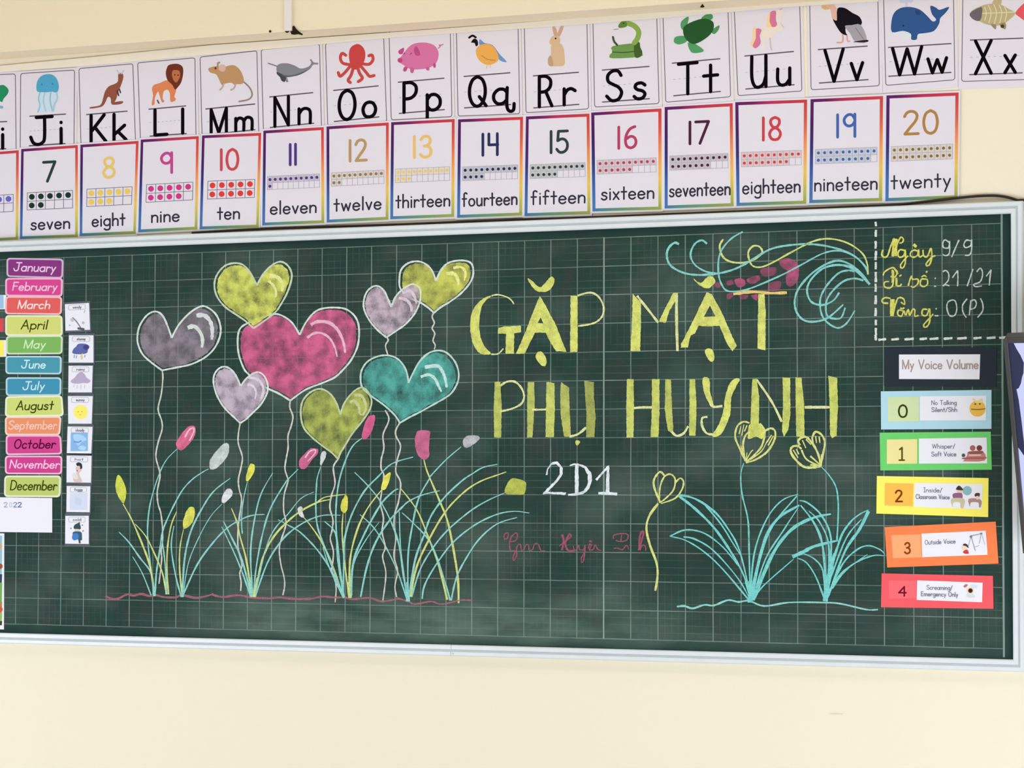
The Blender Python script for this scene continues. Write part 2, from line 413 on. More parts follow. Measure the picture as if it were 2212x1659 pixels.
iTL, iTR, iBR = at(0, 541.5, YB), at(2185, 464, YB), at(2190, 1428, YB)
xr = (iTR.x + iBR.x) / 2
zt = (at(100, 538.5, YB).z + at(857, 513, YB).z + at(2100, 466.5, YB).z) / 3
zbm = (at(100, 1368, YB).z + at(976, 1392, YB).z + at(2012 + 900 / 11.06, 1330 + 1035 / 11.06, YB).z) / 3
FW = .032
board = thing('blackboard', Vector(((XL + xr) / 2, YW, zbm - FW)), 'dark green ruled blackboard in a white frame, covered with chalk lettering, hearts and flowers', 'blackboard')
vs, fs = box(XL, xr, YB, YW, zbm, zt)
surf = mesh_obj('writing_surface', vs, fs, board_mat(), board)
uvl = surf.data.uv_layers.new(name='ruling')
for lp in surf.data.loops:
    co = surf.data.vertices[lp.vertex_index].co + Vector(board['_w'])
    uvl.data[lp.index].uv = (co.x / .08, (Z0 - co.z) / .08)
# frame profile across its width t (0 inner .. FW outer) -> protrusion
def frame_bar(name, p0, p1, inward, mat=FRAMEM, m0=0, m1=0):
    prof = [(0, YB + .001), (0, -.009), (.003, -.012), (.0125, -.012), (.0145, -.009), (.0145, -.0095), (.0185, -.0095), (.0185, -.012), (.0205, -.0145), (FW - .003, -.0145), (FW, -.011), (FW, YW - .001)]
    d = (p1 - p0).normalized(); n = len(prof); V = []
    for end, P, mm in ((0, p0, m0), (1, p1, m1)):
        for t, y in prof:
            q = P - inward * t + d * (mm * t); V.append(Vector((q.x, y, q.z)))
    Fc = [(k, k + 1, n + k + 1, n + k) for k in range(n - 1)] + [(n - 1, 0, n, 2 * n - 1), tuple(range(n)), tuple(range(2 * n - 1, n - 1, -1))]
    return mesh_obj(name, V, Fc, mat, board)
def frame_groove(name, x0, x1, z0, z1): return mesh_obj(name, *box(x0, x1, -.0102, -.0094, z0, z1), GROOVE, board)
tl, tr, br, bl = Vector((XL, 0, zt)), Vector((xr, 0, zt)), Vector((xr, 0, zbm)), Vector((XL, 0, zbm))
up, dn, rt, lf = Vector((0, 0, 1)), Vector((0, 0, -1)), Vector((1, 0, 0)), Vector((-1, 0, 0))
frame_bar('top_frame', tl, tr, dn, m0=-1, m1=1)
xj = at(978, 1405, YB).x
frame_bar('bottom_frame', bl, Vector((xj - .0006, 0, zbm)), up, m0=-1)
frame_bar('bottom_frame', Vector((xj + .0006, 0, zbm)), br, up, m1=1)
frame_bar('side_frame', tr, br, lf, m0=-1, m1=1)
frame_bar('side_frame', tl, bl, rt, m0=-1, m1=1)
g0, g1 = .0146, .0184
frame_groove('frame_groove', XL - g0, xr + g0, zt + g0, zt + g1)
frame_groove('frame_groove', XL - g0, xr + g0, zbm - g1, zbm - g0)
frame_groove('frame_groove', xr + g0, xr + g1, zbm - g1, zt + g1)
rv = at(978.5, 1412, -.0145)
mesh_obj('rivet', [rv + Vector((.0028 * math.cos(a * .785), -.0008 if k else 0, .0028 * math.sin(a * .785))) for k in (0, 1) for a in range(8)],
         [tuple(range(8, 16))] + [(a, (a + 1) % 8, 8 + (a + 1) % 8, 8 + a) for a in range(8)], GROOVE, board)

# ---------------------------------------------------------------- chalk on the board (parts of the blackboard)
TEAL, YEL, WHT, PNK, LAV = (150, 216, 208), (226, 230, 120), (222, 232, 226), (214, 110, 150), (186, 168, 186)
def chalk_part(name, parent=board, y=YB): return Ink(y)
def heart(l, r, fill, a, hl, hlc, outline=WHT, sc=.93, k=0, wd=3.8, skip=None):
    L, R = smooth(pts(l), False, 5), smooth(pts(r), False, 5)
    P = L + R[::-1][1:-1]
    cx = sum(p[0] for p in P) / len(P); cy = sum(p[1] for p in P) / len(P)
    fi = Ink(); fi.poly([(cx + (x - cx) * sc + random.uniform(-1, 1), cy + (y - cy) * sc + 1 + random.uniform(-1, 1)) for x, y in P], fill + (a,), k, edge=False)
    o = fi.build('chalk_balloon', board, CHF)
    ol = Ink()
    for Q in (L, R):
        ol.ribbon(Q, wd, outline, k + 1, .18)
    ol.build('balloon_outline', o, CHL)
    if hl:
        hi = Ink()
        for h in hl: w = float(h.split()[0]); hi.chalk(pts(' '.join(h.split()[1:])), w, hlc, k + 2, taper=.4)
        hi.build('balloon_shine', o, CHL)
    return o
heart('A 478,1000 430,860 370,740 290,700 200,740 120,850 90,960 95,1070 150,1190 260,1290 370,1370',
      'A 478,1000 560,850 680,720 800,645 880,650 980,730 1030,850 1030,970 970,1110 860,1220 700,1300 540,1335 370,1370',
      (158, 146, 158), .8, ['9 A 760,745 850,745 915,810 940,910 935,1020', '9 A 660,885 740,870 810,950 830,1040 820,1110'], (225, 232, 228))
heart('A 1935,965 1850,830 1740,750 1640,730 1500,770 1350,830 1260,890 1230,1000 1240,1180 1300,1350 1360,1420 C 690,440 840,525 960,580 1090,660',
      'A 1935,965 B 0,830 100,710 200,665 330,655 450,670 540,730 595,820 610,950 590,1100 520,1250 420,1370 330,1450 200,1510 0,1590 C 1090,660',
      (212, 104, 146), 1.0, ['7 B 60,850 140,815 260,825 350,890 410,990 440,1090 450,1170', '5 B 20,1000 90,950 180,945 270,1000 330,1100 360,1215'], (240, 190, 210), WHT, .95, 0)
heart('A 1447,400 1380,270 1290,170 1180,150 1070,190 985,300 965,420 1000,540 1090,650 1220,740 1320,810 1410,890',
      'A 1447,400 1530,260 1640,160 1730,135 1810,190 1845,300 1800,470 1720,620 1650,715 1500,830 1410,890',
      (212, 218, 108), 1.05, ['8 A 1590,290 1680,310 1740,390 1735,470', '6 A 1580,350 1640,410 1665,480 1660,540'], (238, 240, 160), (206, 222, 190), .93, 3)
heart('B 1485,350 1430,220 1340,145 1240,130 1150,160 1085,230 1068,330 1080,440 1180,540 1310,600 1400,660 1460,715',
      'B 1485,350 1540,230 1620,150 1740,120 1850,130 1900,180 1905,290 1860,390 1760,500 1640,590 1540,650 1460,715',
      (210, 214, 104), .95, ['6 B 1680,205 1770,195 1820,260 1805,350', '8 B 1600,270 1690,270 1730,330 1740,400'], (238, 240, 150), WHT, .92, 0)
heart('B 975,650 940,560 890,460 820,410 750,425 690,490 660,600 675,700 740,820 830,920 920,995',
      'B 975,650 1020,540 1090,460 1190,395 1250,395 1300,440 1310,520 1290,620 1230,740 1130,850 1030,920 920,995',
      (196, 178, 192), 1.1, ['6 B 1100,485 1190,465 1240,530 1262,610', '7 B 1060,545 1150,570 1200,640 1205,700'], (226, 210, 222), WHT, .94, 3)
heart('D 750,460 730,340 680,240 600,170 500,145 390,160 280,220 215,320 205,430 225,510 290,580 350,625 470,710 560,790 620,860 650,915',
      'D 750,460 800,350 880,210 980,120 1090,90 1190,120 1280,220 1320,340 1310,450 1250,560 1180,620 1060,690 880,790 760,850 650,915',
      (92, 178, 168), .95, ['7 D 935,280 1080,265 1130,320 1165,400 1185,510', '6.5 D 890,390 980,365 1050,410 1090,490 1125,560'], (205, 236, 228), (196, 226, 216), .94, 0)
heart('C 525,495 480,390 420,310 350,275 280,295 225,370 220,480 265,620 340,740 430,830 520,915',
      'C 525,495 590,410 670,350 740,340 800,390 835,490 820,590 750,710 650,810 590,870 520,915',
      (196, 180, 196), 1.1, ['6 C 610,395 720,420 780,500 775,600 750,640', '5 C 600,480 660,490 700,560 690,640'], (228, 218, 228), WHT, .94, 3)
heart('C 1660,820 1620,700 1560,600 1480,540 1400,530 1300,580 1225,680 1210,820 1240,960 1330,1070 1450,1170 1560,1250 1635,1325',
      'C 1660,820 1700,700 1770,600 1850,530 1920,515 1980,570 2015,660 1995,760 1920,880 1800,1030 1720,1160 1660,1260 1635,1325',
      (176, 188, 96), 1.0, ['6 C 1820,600 1900,605 1940,680 1950,760 1910,830', '6 C 1770,680 1820,665 1870,730 1880,800 1900,825'], (206, 214, 160), (204, 216, 168), .95, 3)

STR = ['A 370,1370 378,1460 360,1640 E 640,20 680,150 685,250 640,400 615,560 655,720 660,800 630,960 640,1100 670,1200 F 690,640 690,800 675,900 680,1000 650,1270',
       'C 1090,660 1085,740 1120,840 1100,950 1065,1060 1065,1200 1040,1340 1030,1440 1060,1540 G 855,100 810,260 805,440 830,590 770,790 755,900 775,1060 810,1200 815,1300 795,1400',
       'C 520,915 500,1040 500,1150 545,1300 530,1420 500,1560 G 300,200 325,300 310,450 290,600 285,850 330,1050 305,1150 320,1250 315,1350',
       'C 1635,1325 1580,1420 1600,1600 G 1350,260 1330,400 1365,540 1355,660 1335,760 1370,900 1360,1050 1350,1120 1400,1290 1390,1480',
       'B 930,1000 940,1030 910,1090 935,1190',
       'D 485,770 525,850 515,920 460,1050 470,1200 440,1330 440,1440 470,1510 H 340,220 325,360 360,520 345,680 380,850 350,960 385,1120 380,1260 350,1480',
       'B 1460,715 1440,760 1465,830 1440,890 1470,950 1450,1030 1475,1080 1465,1130',
       'D 650,915 605,1000 610,1070 660,1180 620,1340 605,1470 650,1560 660,1640 H 530,340 490,470 480,600 500,750 480,960 520,1120 490,1300 510,1420']
for s in STR:
    k = Ink(); k.chalk(pts(s), 3.2, (214, 214, 206), 6, taper=.15); k.build('chalk_balloon_string', board, CHL)
gl = Ink()
gl.chalk(pts('F 40,1410 110,1440 180,1440 290,1390 360,1405 450,1385 540,1410 620,1400 700,1420 830,1425 920,1400 1080,1430 1260,1390 G 0,1395 110,1420 280,1400 450,1425 640,1435 760,1425 900,1440 1100,1440 1250,1415 1380,1425 1500,1425 1600,1445 1780,1430 1920,1470 2100,1440 H 520,1435 640,1470 720,1500 900,1470 1000,1500 1100,1490 1240,1455 1370,1460'), 4.6, (190, 118, 134, .72), 5)
gl.build('chalk_ground_line', board, CHL)['label'] = 'pink wavy chalk ground line'
gl = Ink(); gl.chalk(pts('Q 325,1305 390,1300 460,1320 560,1290 640,1295 760,1250 850,1265 940,1255 1070,1300 1280,1270 1560,1270 1720,1280 1940,1330 2040,1330'), 4, TEAL, 5)
gl.build('chalk_ground_line', board, CHL)['label'] = 'pale teal chalk ground line'

YG = (216, 226, 138)
TUFTS = [
 ['t3F 560,1400 460,1150 350,960', 't4F 590,1400 560,1150 430,970 310,800 195,680', 'y4.5F 600,1400 550,1080 460,820 340,540 240,360',
  't3.5F 600,1400 545,1000 520,700 535,450 580,240 E 660,740 740,590 860,470', 't4F 605,1400 620,1150 660,880 690,680 760,500 900,230 1020,90 E 1150,735 1215,700',
  'y4F 735,1390 690,1150 600,930 500,730 380,590', 'y4F 760,1390 740,1100 750,830 790,600 850,450', 't4F 740,1390 720,1050 685,760', 't6F 600,1410 570,1200'],
 ['t4F 905,1420 840,1180 790,850 820,610', 'y3.5F 915,1420 885,1100 890,850 930,650', 't4.5F 915,1420 940,1000 1010,680 1130,430 1270,220 1460,70',
  't2.6F 925,1420 980,1050 1100,750 1240,500 1370,360', 't4F 915,1420 1080,1060 1250,820 1420,640 1600,530 1720,490 1850,480'],
 ['t4G 430,1420 330,1130 220,870 100,620', 't4.5G 440,1420 330,1000 200,720 120,560', 'y4.5G 445,1420 380,1000 310,740 270,560 210,410', 't4G 455,1420 430,1050 435,800 480,500 550,240 680,10',
  't4G 460,1420 490,1100 560,720 660,400 850,80 C 1060,1560 1180,1440', 't3G 470,1420 600,880 700,650 850,480 1000,300 1150,225', 'y5G 475,1420 560,1000 680,750 850,560 1020,430 1200,340 1340,310',
  'y3G 1150,370 1260,290 1400,265 1520,250', 't4G 480,1420 620,1030 780,780 930,640 1100,540 1260,490 1450,490', 't3.5G 335,700 325,560 340,350 390,110', 't7G 450,1420 420,1200', 'y5G 465,1420 500,1200'],
 ['t4G 1480,1420 1350,1130 1200,900 1000,690 850,600 740,540', 'y4G 1480,1420 1360,1060 1240,800 1120,620 1030,510', 't3G 1470,1400 1330,1100 1250,850', 't4G 1490,1420 1420,1000 1395,700 1270,560',
  't4.5G 1485,1420 1440,1050 I 665,1400 665,1100 700,830 780,580 860,430 960,350', 't4G 1480,1400 1290,900 1190,620 1170,380 I 440,900 450,800 490,670', 'y4G 1550,1430 1500,1050 1470,700 1480,470',
  'y4.5G 1555,1430 1560,1000 1640,660 1760,410 1920,200', 't5G 1570,1430 1590,1050 1700,750 1900,380 2050,220 2110,190', 't3G 1580,1400 1600,1050 1740,770 1890,570',
  't4.5G 1480,1400 1490,1000 1500,750 1580,480 1720,220 1880,50 I 1300,640 1540,565', 't4.5G 1680,1420 1750,1080 1850,800 2000,560 2150,400 H 650,330 800,260 1000,210', 't7G 1490,1430 1460,1250', 'y6G 1560,1430 1540,1250'],
 ['t3.5H 630,1460 520,1130 370,820 240,620 90,480', 't4H 630,1460 550,900 470,620 330,340 180,150 30,0', 't4.5H 635,1460 560,950 540,450', 't4H 640,1460 640,950 690,600 760,300 880,80 D 1000,1520 1180,1330 1350,1185',
  't4.5H 645,1460 720,1000 820,720 900,500 1050,290 1250,100 D 1480,1490 1600,1420 1760,1385', 'y4.5H 670,1420 730,1100 850,820 1050,470 1250,250 1450,110 1720,10 D 1860,1470',
  't4H 680,1420 780,1100 930,850 1100,650 1350,440 1550,320 1740,235', 't4H 800,1440 830,1280 960,1050 1150,800 1400,600 1650,480 1850,445 2020,465', 't9H 640,1470 630,1250'],
 ['y4.5H 1085,1450 980,1030 870,740 740,430 560,190', 't4H 1120,1460 1000,1060 880,780 700,580 570,460', 't4H 1130,1460 1190,1200 1300,980 1450,760 1650,590 1880,515', 'y5.5H 1215,1490 1200,1150 1100,600 1000,330 860,0 D 925,1330'],
 ['t4Q 940,1250 720,990 560,840 400,740 265,705', 't4Q 265,705 400,650 560,680 720,800 850,960', 't4Q 380,710 480,730 640,830 850,1070 950,1250', 't6Q 340,360 480,470 640,630 780,830 900,1050 950,1250',
  't5Q 340,350 480,385 640,490 760,640 860,830 950,1200', 't4Q 560,430 700,600 800,760 870,870', 't4Q 950,1250 985,850 1090,560 1220,400 1360,345', 't6Q 960,1250 1050,830 1150,600 1350,360',
  't8Q 955,1240 1060,780 1180,560 1370,440', 't4Q 970,1250 1080,900 1230,660 1360,460', 't9Q 975,1250 1140,860 1300,650 1480,550 1640,515', 't4Q 975,1250 1060,1130 1320,900', 't4Q 950,1250 940,780 930,560 880,340 870,180 895,80', 't13Q 950,1270 950,1120', 't9Q 920,1090 955,1250'],
 ['t4Q 1580,1230 1510,1050 1430,930 1350,890', 't4Q 1590,1230 1570,1000 1500,900 1400,850', 't9Q 1310,880 1400,840 1500,790 1700,740', 't6Q 1600,1200 1570,800 1500,600 1380,440', 't5Q 1620,1100 1640,730 1560,530 1440,420 1370,400',
  't4Q 1610,1150 1620,780 1540,580 1450,490', 't5Q 1640,1000 1720,720 1800,590 1880,520 1960,480', 't7Q 1960,490 1880,650 1760,830 1620,1200', 't4Q 1640,1050 1770,720 1900,560', 't4Q 1620,1190 1740,940 1860,820 1960,785 2060,820 2100,860',
  't4Q 1610,1230 1700,1050 1850,930 2000,870 2090,870', 't4Q 1650,1150 1760,1000 1950,860', 't4Q 1690,740 1700,560 1700,400 1680,280 1620,180 1555,110', 't13Q 1590,1260 1610,1120 1640,960 1670,850', 't10Q 1630,1000 1690,800'],
]
import re
for tf in TUFTS:
    k = Ink()
    for q, s in enumerate(tf):
        mm = re.match(r'([ty])([\d.]+)(\w) (.*)', s)
        base = TEAL if mm[1] == 't' else YG
        if tf in TUFTS[6:]: base = (128, 214, 210)
        k.chalk(pts(mm[3] + ' ' + mm[4]), float(mm[2]) * .86, base, 7 + q % 3, taper=.55)
    k.build('chalk_grass_tuft', board, CHL)
BUDS = [('F 190,30 240,90 275,200 270,290 245,355 200,300 165,220 155,150 165,70', (220, 226, 92), 0),
 ('F 1020,395 1055,410 1060,480 1030,570 985,620 930,645 925,560 950,470 985,410', (228, 228, 104), 0),
 ('E 1000,215 1055,215 1070,260 1050,340 980,430 910,490 860,465 845,400 900,310 960,240', (226, 116, 150), '3.4 E 945,340 990,260 1040,235 1045,280 995,380'),
 ('E 1415,405 1445,430 1440,530 1390,610 1310,690 1250,710 1225,680 1230,600 1300,500 1370,425', (206, 216, 212), 0),
 ('F 1450,185 1485,215 1480,270 1430,320 1385,355 1360,330 1370,280 1400,215', (232, 234, 238), 0),
 ('C 650,1375 685,1400 680,1470 640,1540 600,1580 585,1550 600,1470 625,1395', (234, 236, 96), 0),
 ('C 1350,1200 1405,1215 1400,1270 1330,1340 1280,1420 1230,1440 1190,1410 1200,1330 1250,1270 1310,1210', (206, 108, 146), '2.8 C 1260,1310 1310,1240 1370,1220 1370,1260 1290,1350'),
 ('C 1470,1235 1498,1250 1490,1310 1445,1395 1430,1370 1440,1270', (212, 222, 220), 0),
 ('C 2000,830 2050,825 2055,880 2020,1000 1980,1070 1930,1100 1905,1060 1920,980 1960,870', (220, 104, 148), 0),
 ('G 990,390 1020,400 1020,450 1040,510 1010,515 975,480 963,420', (228, 230, 236), 0),
 ('G 1500,260 1530,275 1535,340 1530,420 1500,465 1460,440 1450,380 1470,320 1490,290', (226, 226, 96), 0),
 ('I 1270,740 1285,755 1270,830 1245,900 1210,940 1175,920 1190,850 1220,780', (242, 240, 104), 0),
 ('I 1600,265 1720,265 1730,320 1720,450 1720,560 1670,595 1610,560 1570,480 1560,370 1575,300', (206, 112, 146), 0),
 ('D 1450,1055 1540,1060 1555,1100 1500,1150 1430,1195 1380,1185 1370,1120 1400,1070', (190, 192, 196), 0),
 ('P 230,285 300,285 380,310 408,350 385,450 360,465 200,460 160,440 170,380', (186, 196, 92), 0)]
for s, c, hl in BUDS:
    k = Ink(); k.poly(pts(s), c, 11, curve=True); o = k.build('chalk_flower_bud', board, CHS)
    if hl: k = Ink(); k.chalk(pts(' '.join(hl.split()[1:])), float(hl.split()[0]), (240, 200, 216), 12); k.build('bud_shine', o, CHL)
TUL = [['4 M 1000,1130 930,980 885,860 910,740 980,690 1050,705', '4 M 1000,1140 975,960 1000,850 1050,800', '4.5 M 1165,710 1215,780 1215,870 1180,980 1100,1070 1010,1150', '4.5 M 1215,800 1290,765 1340,800 1330,900 1250,1030 1120,1120 1005,1155',
        '2.5 M 1005,1140 1060,1040 1090,1010', '2.5 M 1010,1130 1020,1040', '2.5 M 990,1100 950,960', '2.5 M 930,830 950,740', '2.5 M 960,850 985,720', '2.5 M 1060,1120 1180,1030 1240,930', '3 M 1240,930 1300,840', '3 M 1260,960 1320,850', '3 M 990,800 1020,730'],
       ['5 M 1850,1200 1690,1210 1590,1140 1520,1040 1530,980 1590,965 1640,1000', '5 M 1620,960 1605,900 1680,860 1760,930 1830,1060 1860,1200', '4 M 1640,1010 1700,1120 1860,1200', '4.5 M 1760,870 1800,805 1870,840 1905,930 1880,1080 1860,1190',
        '4 M 1760,870 1775,950', '3 M 1545,1010 1600,1100', '3 M 1580,1000 1610,1060', '3 M 1650,900 1690,990', '3 M 1690,890 1750,950', '3.5 M 1740,1080 1850,1180', '3 M 1800,850 1810,930', '3 M 1840,860 1850,930', '4 M 1860,1190 1870,1060', '4 M 1850,1190 1740,1180'],
       ['4.5 Q 185,420 135,300 130,220 180,155 220,190', '3.5 Q 175,400 180,290 215,200 270,175 310,220 295,310 230,380 190,410', '3.5 Q 310,250 350,210 380,235 370,300 310,380 190,425', '5 Q 165,425 90,530 65,640 95,780 150,930 160,1040 140,1170']]
for tt in TUL:
    k = Ink()
    for q, s in enumerate(tt): k.chalk(pts(' '.join(s.split()[1:])), float(s.split()[0]), (222, 226, 140), 11 + q % 3, taper=.2)
    k.build('chalk_tulip', board, CHL)
k = Ink(); k.poly(pts('M 1050,720 1165,712 1212,800 1190,885 1120,860 1040,885 1030,830'), (226, 226, 110), 10, curve=True); k.build('chalk_tulip_petal', board, CHS)

SW = ['t4.6 N 215,220 170,205 110,260 95,340 130,430 250,500 400,525 600,510 760,470 900,400 1010,330 1150,260 1350,225 1560,220 1780,260 1950,330 2060,430 2100,520',
 't4 N 495,215 440,180 370,220 330,320 370,420 480,490 600,510', 't3.6 N 850,95 740,160 650,260 610,370 610,520 640,620 700,685 850,680 1000,630 1250,520 1440,420 1650,310 1820,285 1980,350 2090,460',
 'y4 N 655,170 620,240 650,340 720,390 820,405 920,390 1010,340 1045,290 1010,240 950,240 905,300 920,390 960,440 1040,445 1150,400 1350,290 1550,190 1720,165 1900,210 2040,310 2090,420 2095,520',
 't4.6 N 2115,620 2000,480 1850,390 1720,400 1550,500 1420,640 1370,760 1380,880 1450,970 1560,990 1700,950 1850,820', 't4.6 N 2115,620 1960,470 1810,425 1650,460 1530,570 1490,680 1530,790 1640,825 1750,780 1810,700',
 't4 N 1960,490 1900,480 1800,510 1680,640 1620,780 1650,950 1780,1050 1880,1010 1965,880', 't4 N 2050,580 1960,560 1850,590 1740,690 1680,800 1690,930 1760,960 1830,950 1870,850']
for q, s in enumerate(SW):
    k = Ink(); k.chalk(pts(s.split(' ', 1)[1]), float(s.split()[0][1:]), YG if s[0] == 'y' else (140, 212, 206), 13 + q % 3, taper=.2); k.build('chalk_swirl', board, CHL)
for s in ['1220,380 1320,360 1400,420 1400,520 1330,500 1240,450', '1300,480 1400,480 1395,580 1330,640 1280,600', '1130,600 1230,590 1210,680 1100,680', '1040,460 1180,450 1170,520 1080,545 1030,510',
          '900,560 1000,530 1025,570 960,610 900,600', '770,570 850,560 880,620 820,650 780,620', '690,590 750,575 750,620 700,630', '690,720 740,700 755,740 700,770', '810,730 900,720 890,760 830,765', '930,730 1000,720 990,780', '580,600 640,610 620,650 570,640']:
    k = Ink(); k.poly(pts('N ' + s), (204, 100, 140, .8 if int(s[:3]) > 120 and s[0] == '1' or s[0] in '97' else .42), 2, curve=True); k.build('chalk_petal', board, CHF)

# big lettering: (polygons, thin strokes)
YL = (220, 226, 122)
LET = [
 ('G', ['J 325,310 230,400 195,520 185,650 200,780 250,890 320,970 200,970 120,870 85,720 85,580 130,440 230,340', 'J 400,680 460,660 660,650 660,725 585,735 580,970 485,970 490,740 400,745'], ['3 J 325,310 400,298 500,325 550,360 580,405', '3 J 320,975 400,970 460,910']),
 ('A', ['J 735,110 800,150 870,215 930,170 1000,90 1040,120 1020,200 960,260 850,260 780,200', 'J 875,315 930,400 1060,650 1150,880 1180,950 1060,940 1000,850 940,730 820,730 760,850 700,970 605,970 720,700 840,390|J 885,555 850,620 915,625', 'J 850,950 900,950 950,1030 935,1110 880,1090 825,1010'], []),
 ('P', ['J 1225,310 1305,310 1305,950 1218,950'], ['4 J 1305,310 1400,280 1480,280 1550,330 1600,430 1590,530 1530,600 1440,635 1310,655']),
 ('M', ['K 140,285 235,390 235,600 225,940 115,940 135,500', 'K 600,280 655,275 650,330 560,480 515,620 440,600 520,430'], ['5 K 190,310 310,460 430,615', '6 K 640,300 640,600 650,940']),
 ('A', ['K 830,110 910,165 990,95 1050,90 1080,150 1050,190 990,228 900,190', 'K 980,270 1040,290 1160,510 1250,720 1325,880 1275,940 1210,850 1130,650 1000,660 890,650 850,740 800,760 770,900 690,900 690,860 800,650 930,380|K 1020,420 950,550 1080,545', 'K 970,920 1040,915 1070,990 1055,1055 1020,1055 965,970'], []),
 ('T', ['K 1570,290 1640,290 1655,500 1650,930 1560,910 1565,600'], ['6.5 K 1285,290 1500,265 1700,280 1895,275']),
 ('P', ['L 150,235 215,235 230,500 225,870 145,870 140,560'], ['4.5 L 215,280 290,235 380,235 450,300 485,390 465,470 400,520 300,555 215,570']),
 ('H', ['L 525,240 600,240 605,500 580,870 520,870 520,500', 'L 740,235 830,250 835,500 825,865 730,865 735,500'], ['4.5 L 575,552 650,553 735,550']),
 ('U', ['L 905,240 995,300 1005,600 1020,860 940,860 905,650 895,400', 'L 1170,220 1280,240 1280,400 1300,640 1285,865 1190,865 1195,600 1180,400', 'L 1070,905 1115,910 1115,935 1080,960'], ['5 L 1000,860 1100,830 1190,755']),
 ('H', ['L 1655,205 1730,205 1735,500 1730,870 1650,870 1648,500', 'L 1940,205 2025,205 2025,600 2015,865 1925,865 1940,500'], ['5 L 1735,535 1840,525 1940,527']),
 ('U', ['M 90,205 155,210 165,500 180,740 175,830 120,790 85,550', 'M 365,205 430,205 445,500 435,850 360,845 365,500'], ['5 M 160,800 220,850 300,820 350,740']),
 ('Y', ['M 515,195 590,200 600,350 640,500 590,480 530,350', 'M 870,205 940,205 900,280 840,420 830,600 760,780 700,850 620,850 700,720 750,560 770,420 810,280'], ['5 M 600,480 640,520 740,510', '5 M 570,635 510,650 510,740 560,820 640,835']),
 ('N', ['M 1080,205 1130,200 1160,400 1155,700 1165,860 1055,860 1060,700 1070,400', 'M 1425,185 1510,190 1515,600 1490,780 1440,860 1420,800 1430,500'], ['5 M 1130,210 1300,460 1415,690']),
 ('H', ['M 1570,185 1640,185 1670,500 1675,860 1580,860 1575,500', 'M 1945,165 2045,190 2055,500 2040,850 1990,875 1965,840 1960,500'], ['6 M 1675,525 1800,525 1960,525']),
]
for nm, ps, ts in LET:
    k = Ink()
    for p in ps:
        a, _, hb = p.partition('|'); P = pts(a)
        if nm in 'HUPN' and len(ps) and p[0] in 'LM': col = (206, 214, 114)
        else: col = YL
        col = col + ({'L 1170': .62, 'L 905,': .82, 'M 90,2': .85, 'L 525,': .85, 'L 150,': .88}.get(p[:6], 1.0),)
        k.poly(P, col, 16, hole=pts(hb) if hb else None, curve=a.startswith(('J 325,310 230', 'J 735', 'J 850', 'K 830', 'K 970', 'L 1070', 'M 515', 'M 870')))
    o = k.build('chalk_letter', board, CHS)
    if ts:
        for t in ts:
            k = Ink(); k.chalk(pts(t.split(' ', 1)[1]), float(t.split()[0]), (240, 206, 130) if nm == 'T' else (228, 232, 168), 17, taper=.1)
            k.build('thin_stroke', o, CHL)
W2 = (232, 240, 244)
for ps, ts in ((['P 625,240 640,170 700,95 760,90 820,160 820,230 770,310 650,435 860,440 850,470 640,455 590,465 600,440 740,300 785,230 785,160 740,115 690,130 655,180 645,245'], []),
               (['P 960,115 1000,115 1000,460 955,460', 'P 990,110 1080,140 1145,220 1155,300 1120,400 1050,460 960,478 880,478 880,460 980,450 1060,420 1105,340 1105,240 1060,160 980,125 900,140 895,130 950,112'], []),
               (['P 1325,140 1350,135 1350,455 1308,455 1312,300'], ['5 P 1200,300 1270,220 1340,145', '6 P 1225,450 1330,452 1440,460'])):
    k = Ink()
    for p in ps: k.poly(pts(p), W2, 16)
    for t in ts: k.chalk(pts(t.split(' ', 1)[1]), float(t.split()[0]), W2, 16, taper=0)
    k.build('chalk_letter', board, CHS)
def script(name, c, strokes, col, w, k=16):
    for grp in strokes:
        q = Ink()
        for n_, s in enumerate(grp.split('|')):
            s = s.strip(); ww = w
            if s[0] == '*': ww = w * 1.7; s = s[1:]
            q.chalk(pts(c + ' ' + s), ww, col, k + n_ % 2, taper=.1)
        q.build(name, board, CHL)
script('chalk_letter', 'P', ['150,940 165,910 200,905 190,960 160,970 150,940|240,940 290,900 305,940 280,990 220,1000|240,930 215,1010 225,1100 280,1100|290,1060 295,1150 265,1215 255,1180 285,1100',
  '290,1095 310,1040 340,1035 350,1100 380,1090', '380,1090 400,1040 430,1040 440,1100 480,1090', '480,1090 500,1030 540,1030 570,1100 620,1105',
  '*810,920 830,990 810,1100|*900,910 850,1010 880,1100 960,1100|900,910 915,940 860,990 780,1050', '940,1050 950,1095 980,1090 1000,1040 1010,1095', '1010,1095 1060,1090 1075,1040 1060,1200 1035,1240 1035,1180 1080,1110', '1110,1080 1125,1030 1145,1040 1120,1095 1170,1090|1120,1005 1135,990 1150,1010', '1170,1090 1190,1040 1220,1090 1260,1100',
  '1400,970 1400,930 1480,910 1560,920 1550,980 1480,1000 1420,985|1490,920 1480,1000', '1400,1080 1440,1075 1500,1095', '1500,1095 1540,1045 1560,1060 1570,1090|1580,1040 1600,1045', '*1700,1100 1690,1000 1710,900 1740,900 1700,1050 1680,1100|1690,1100 1730,1040 1760,1060 1765,1105'], (192, 102, 130, .62), 2.6)
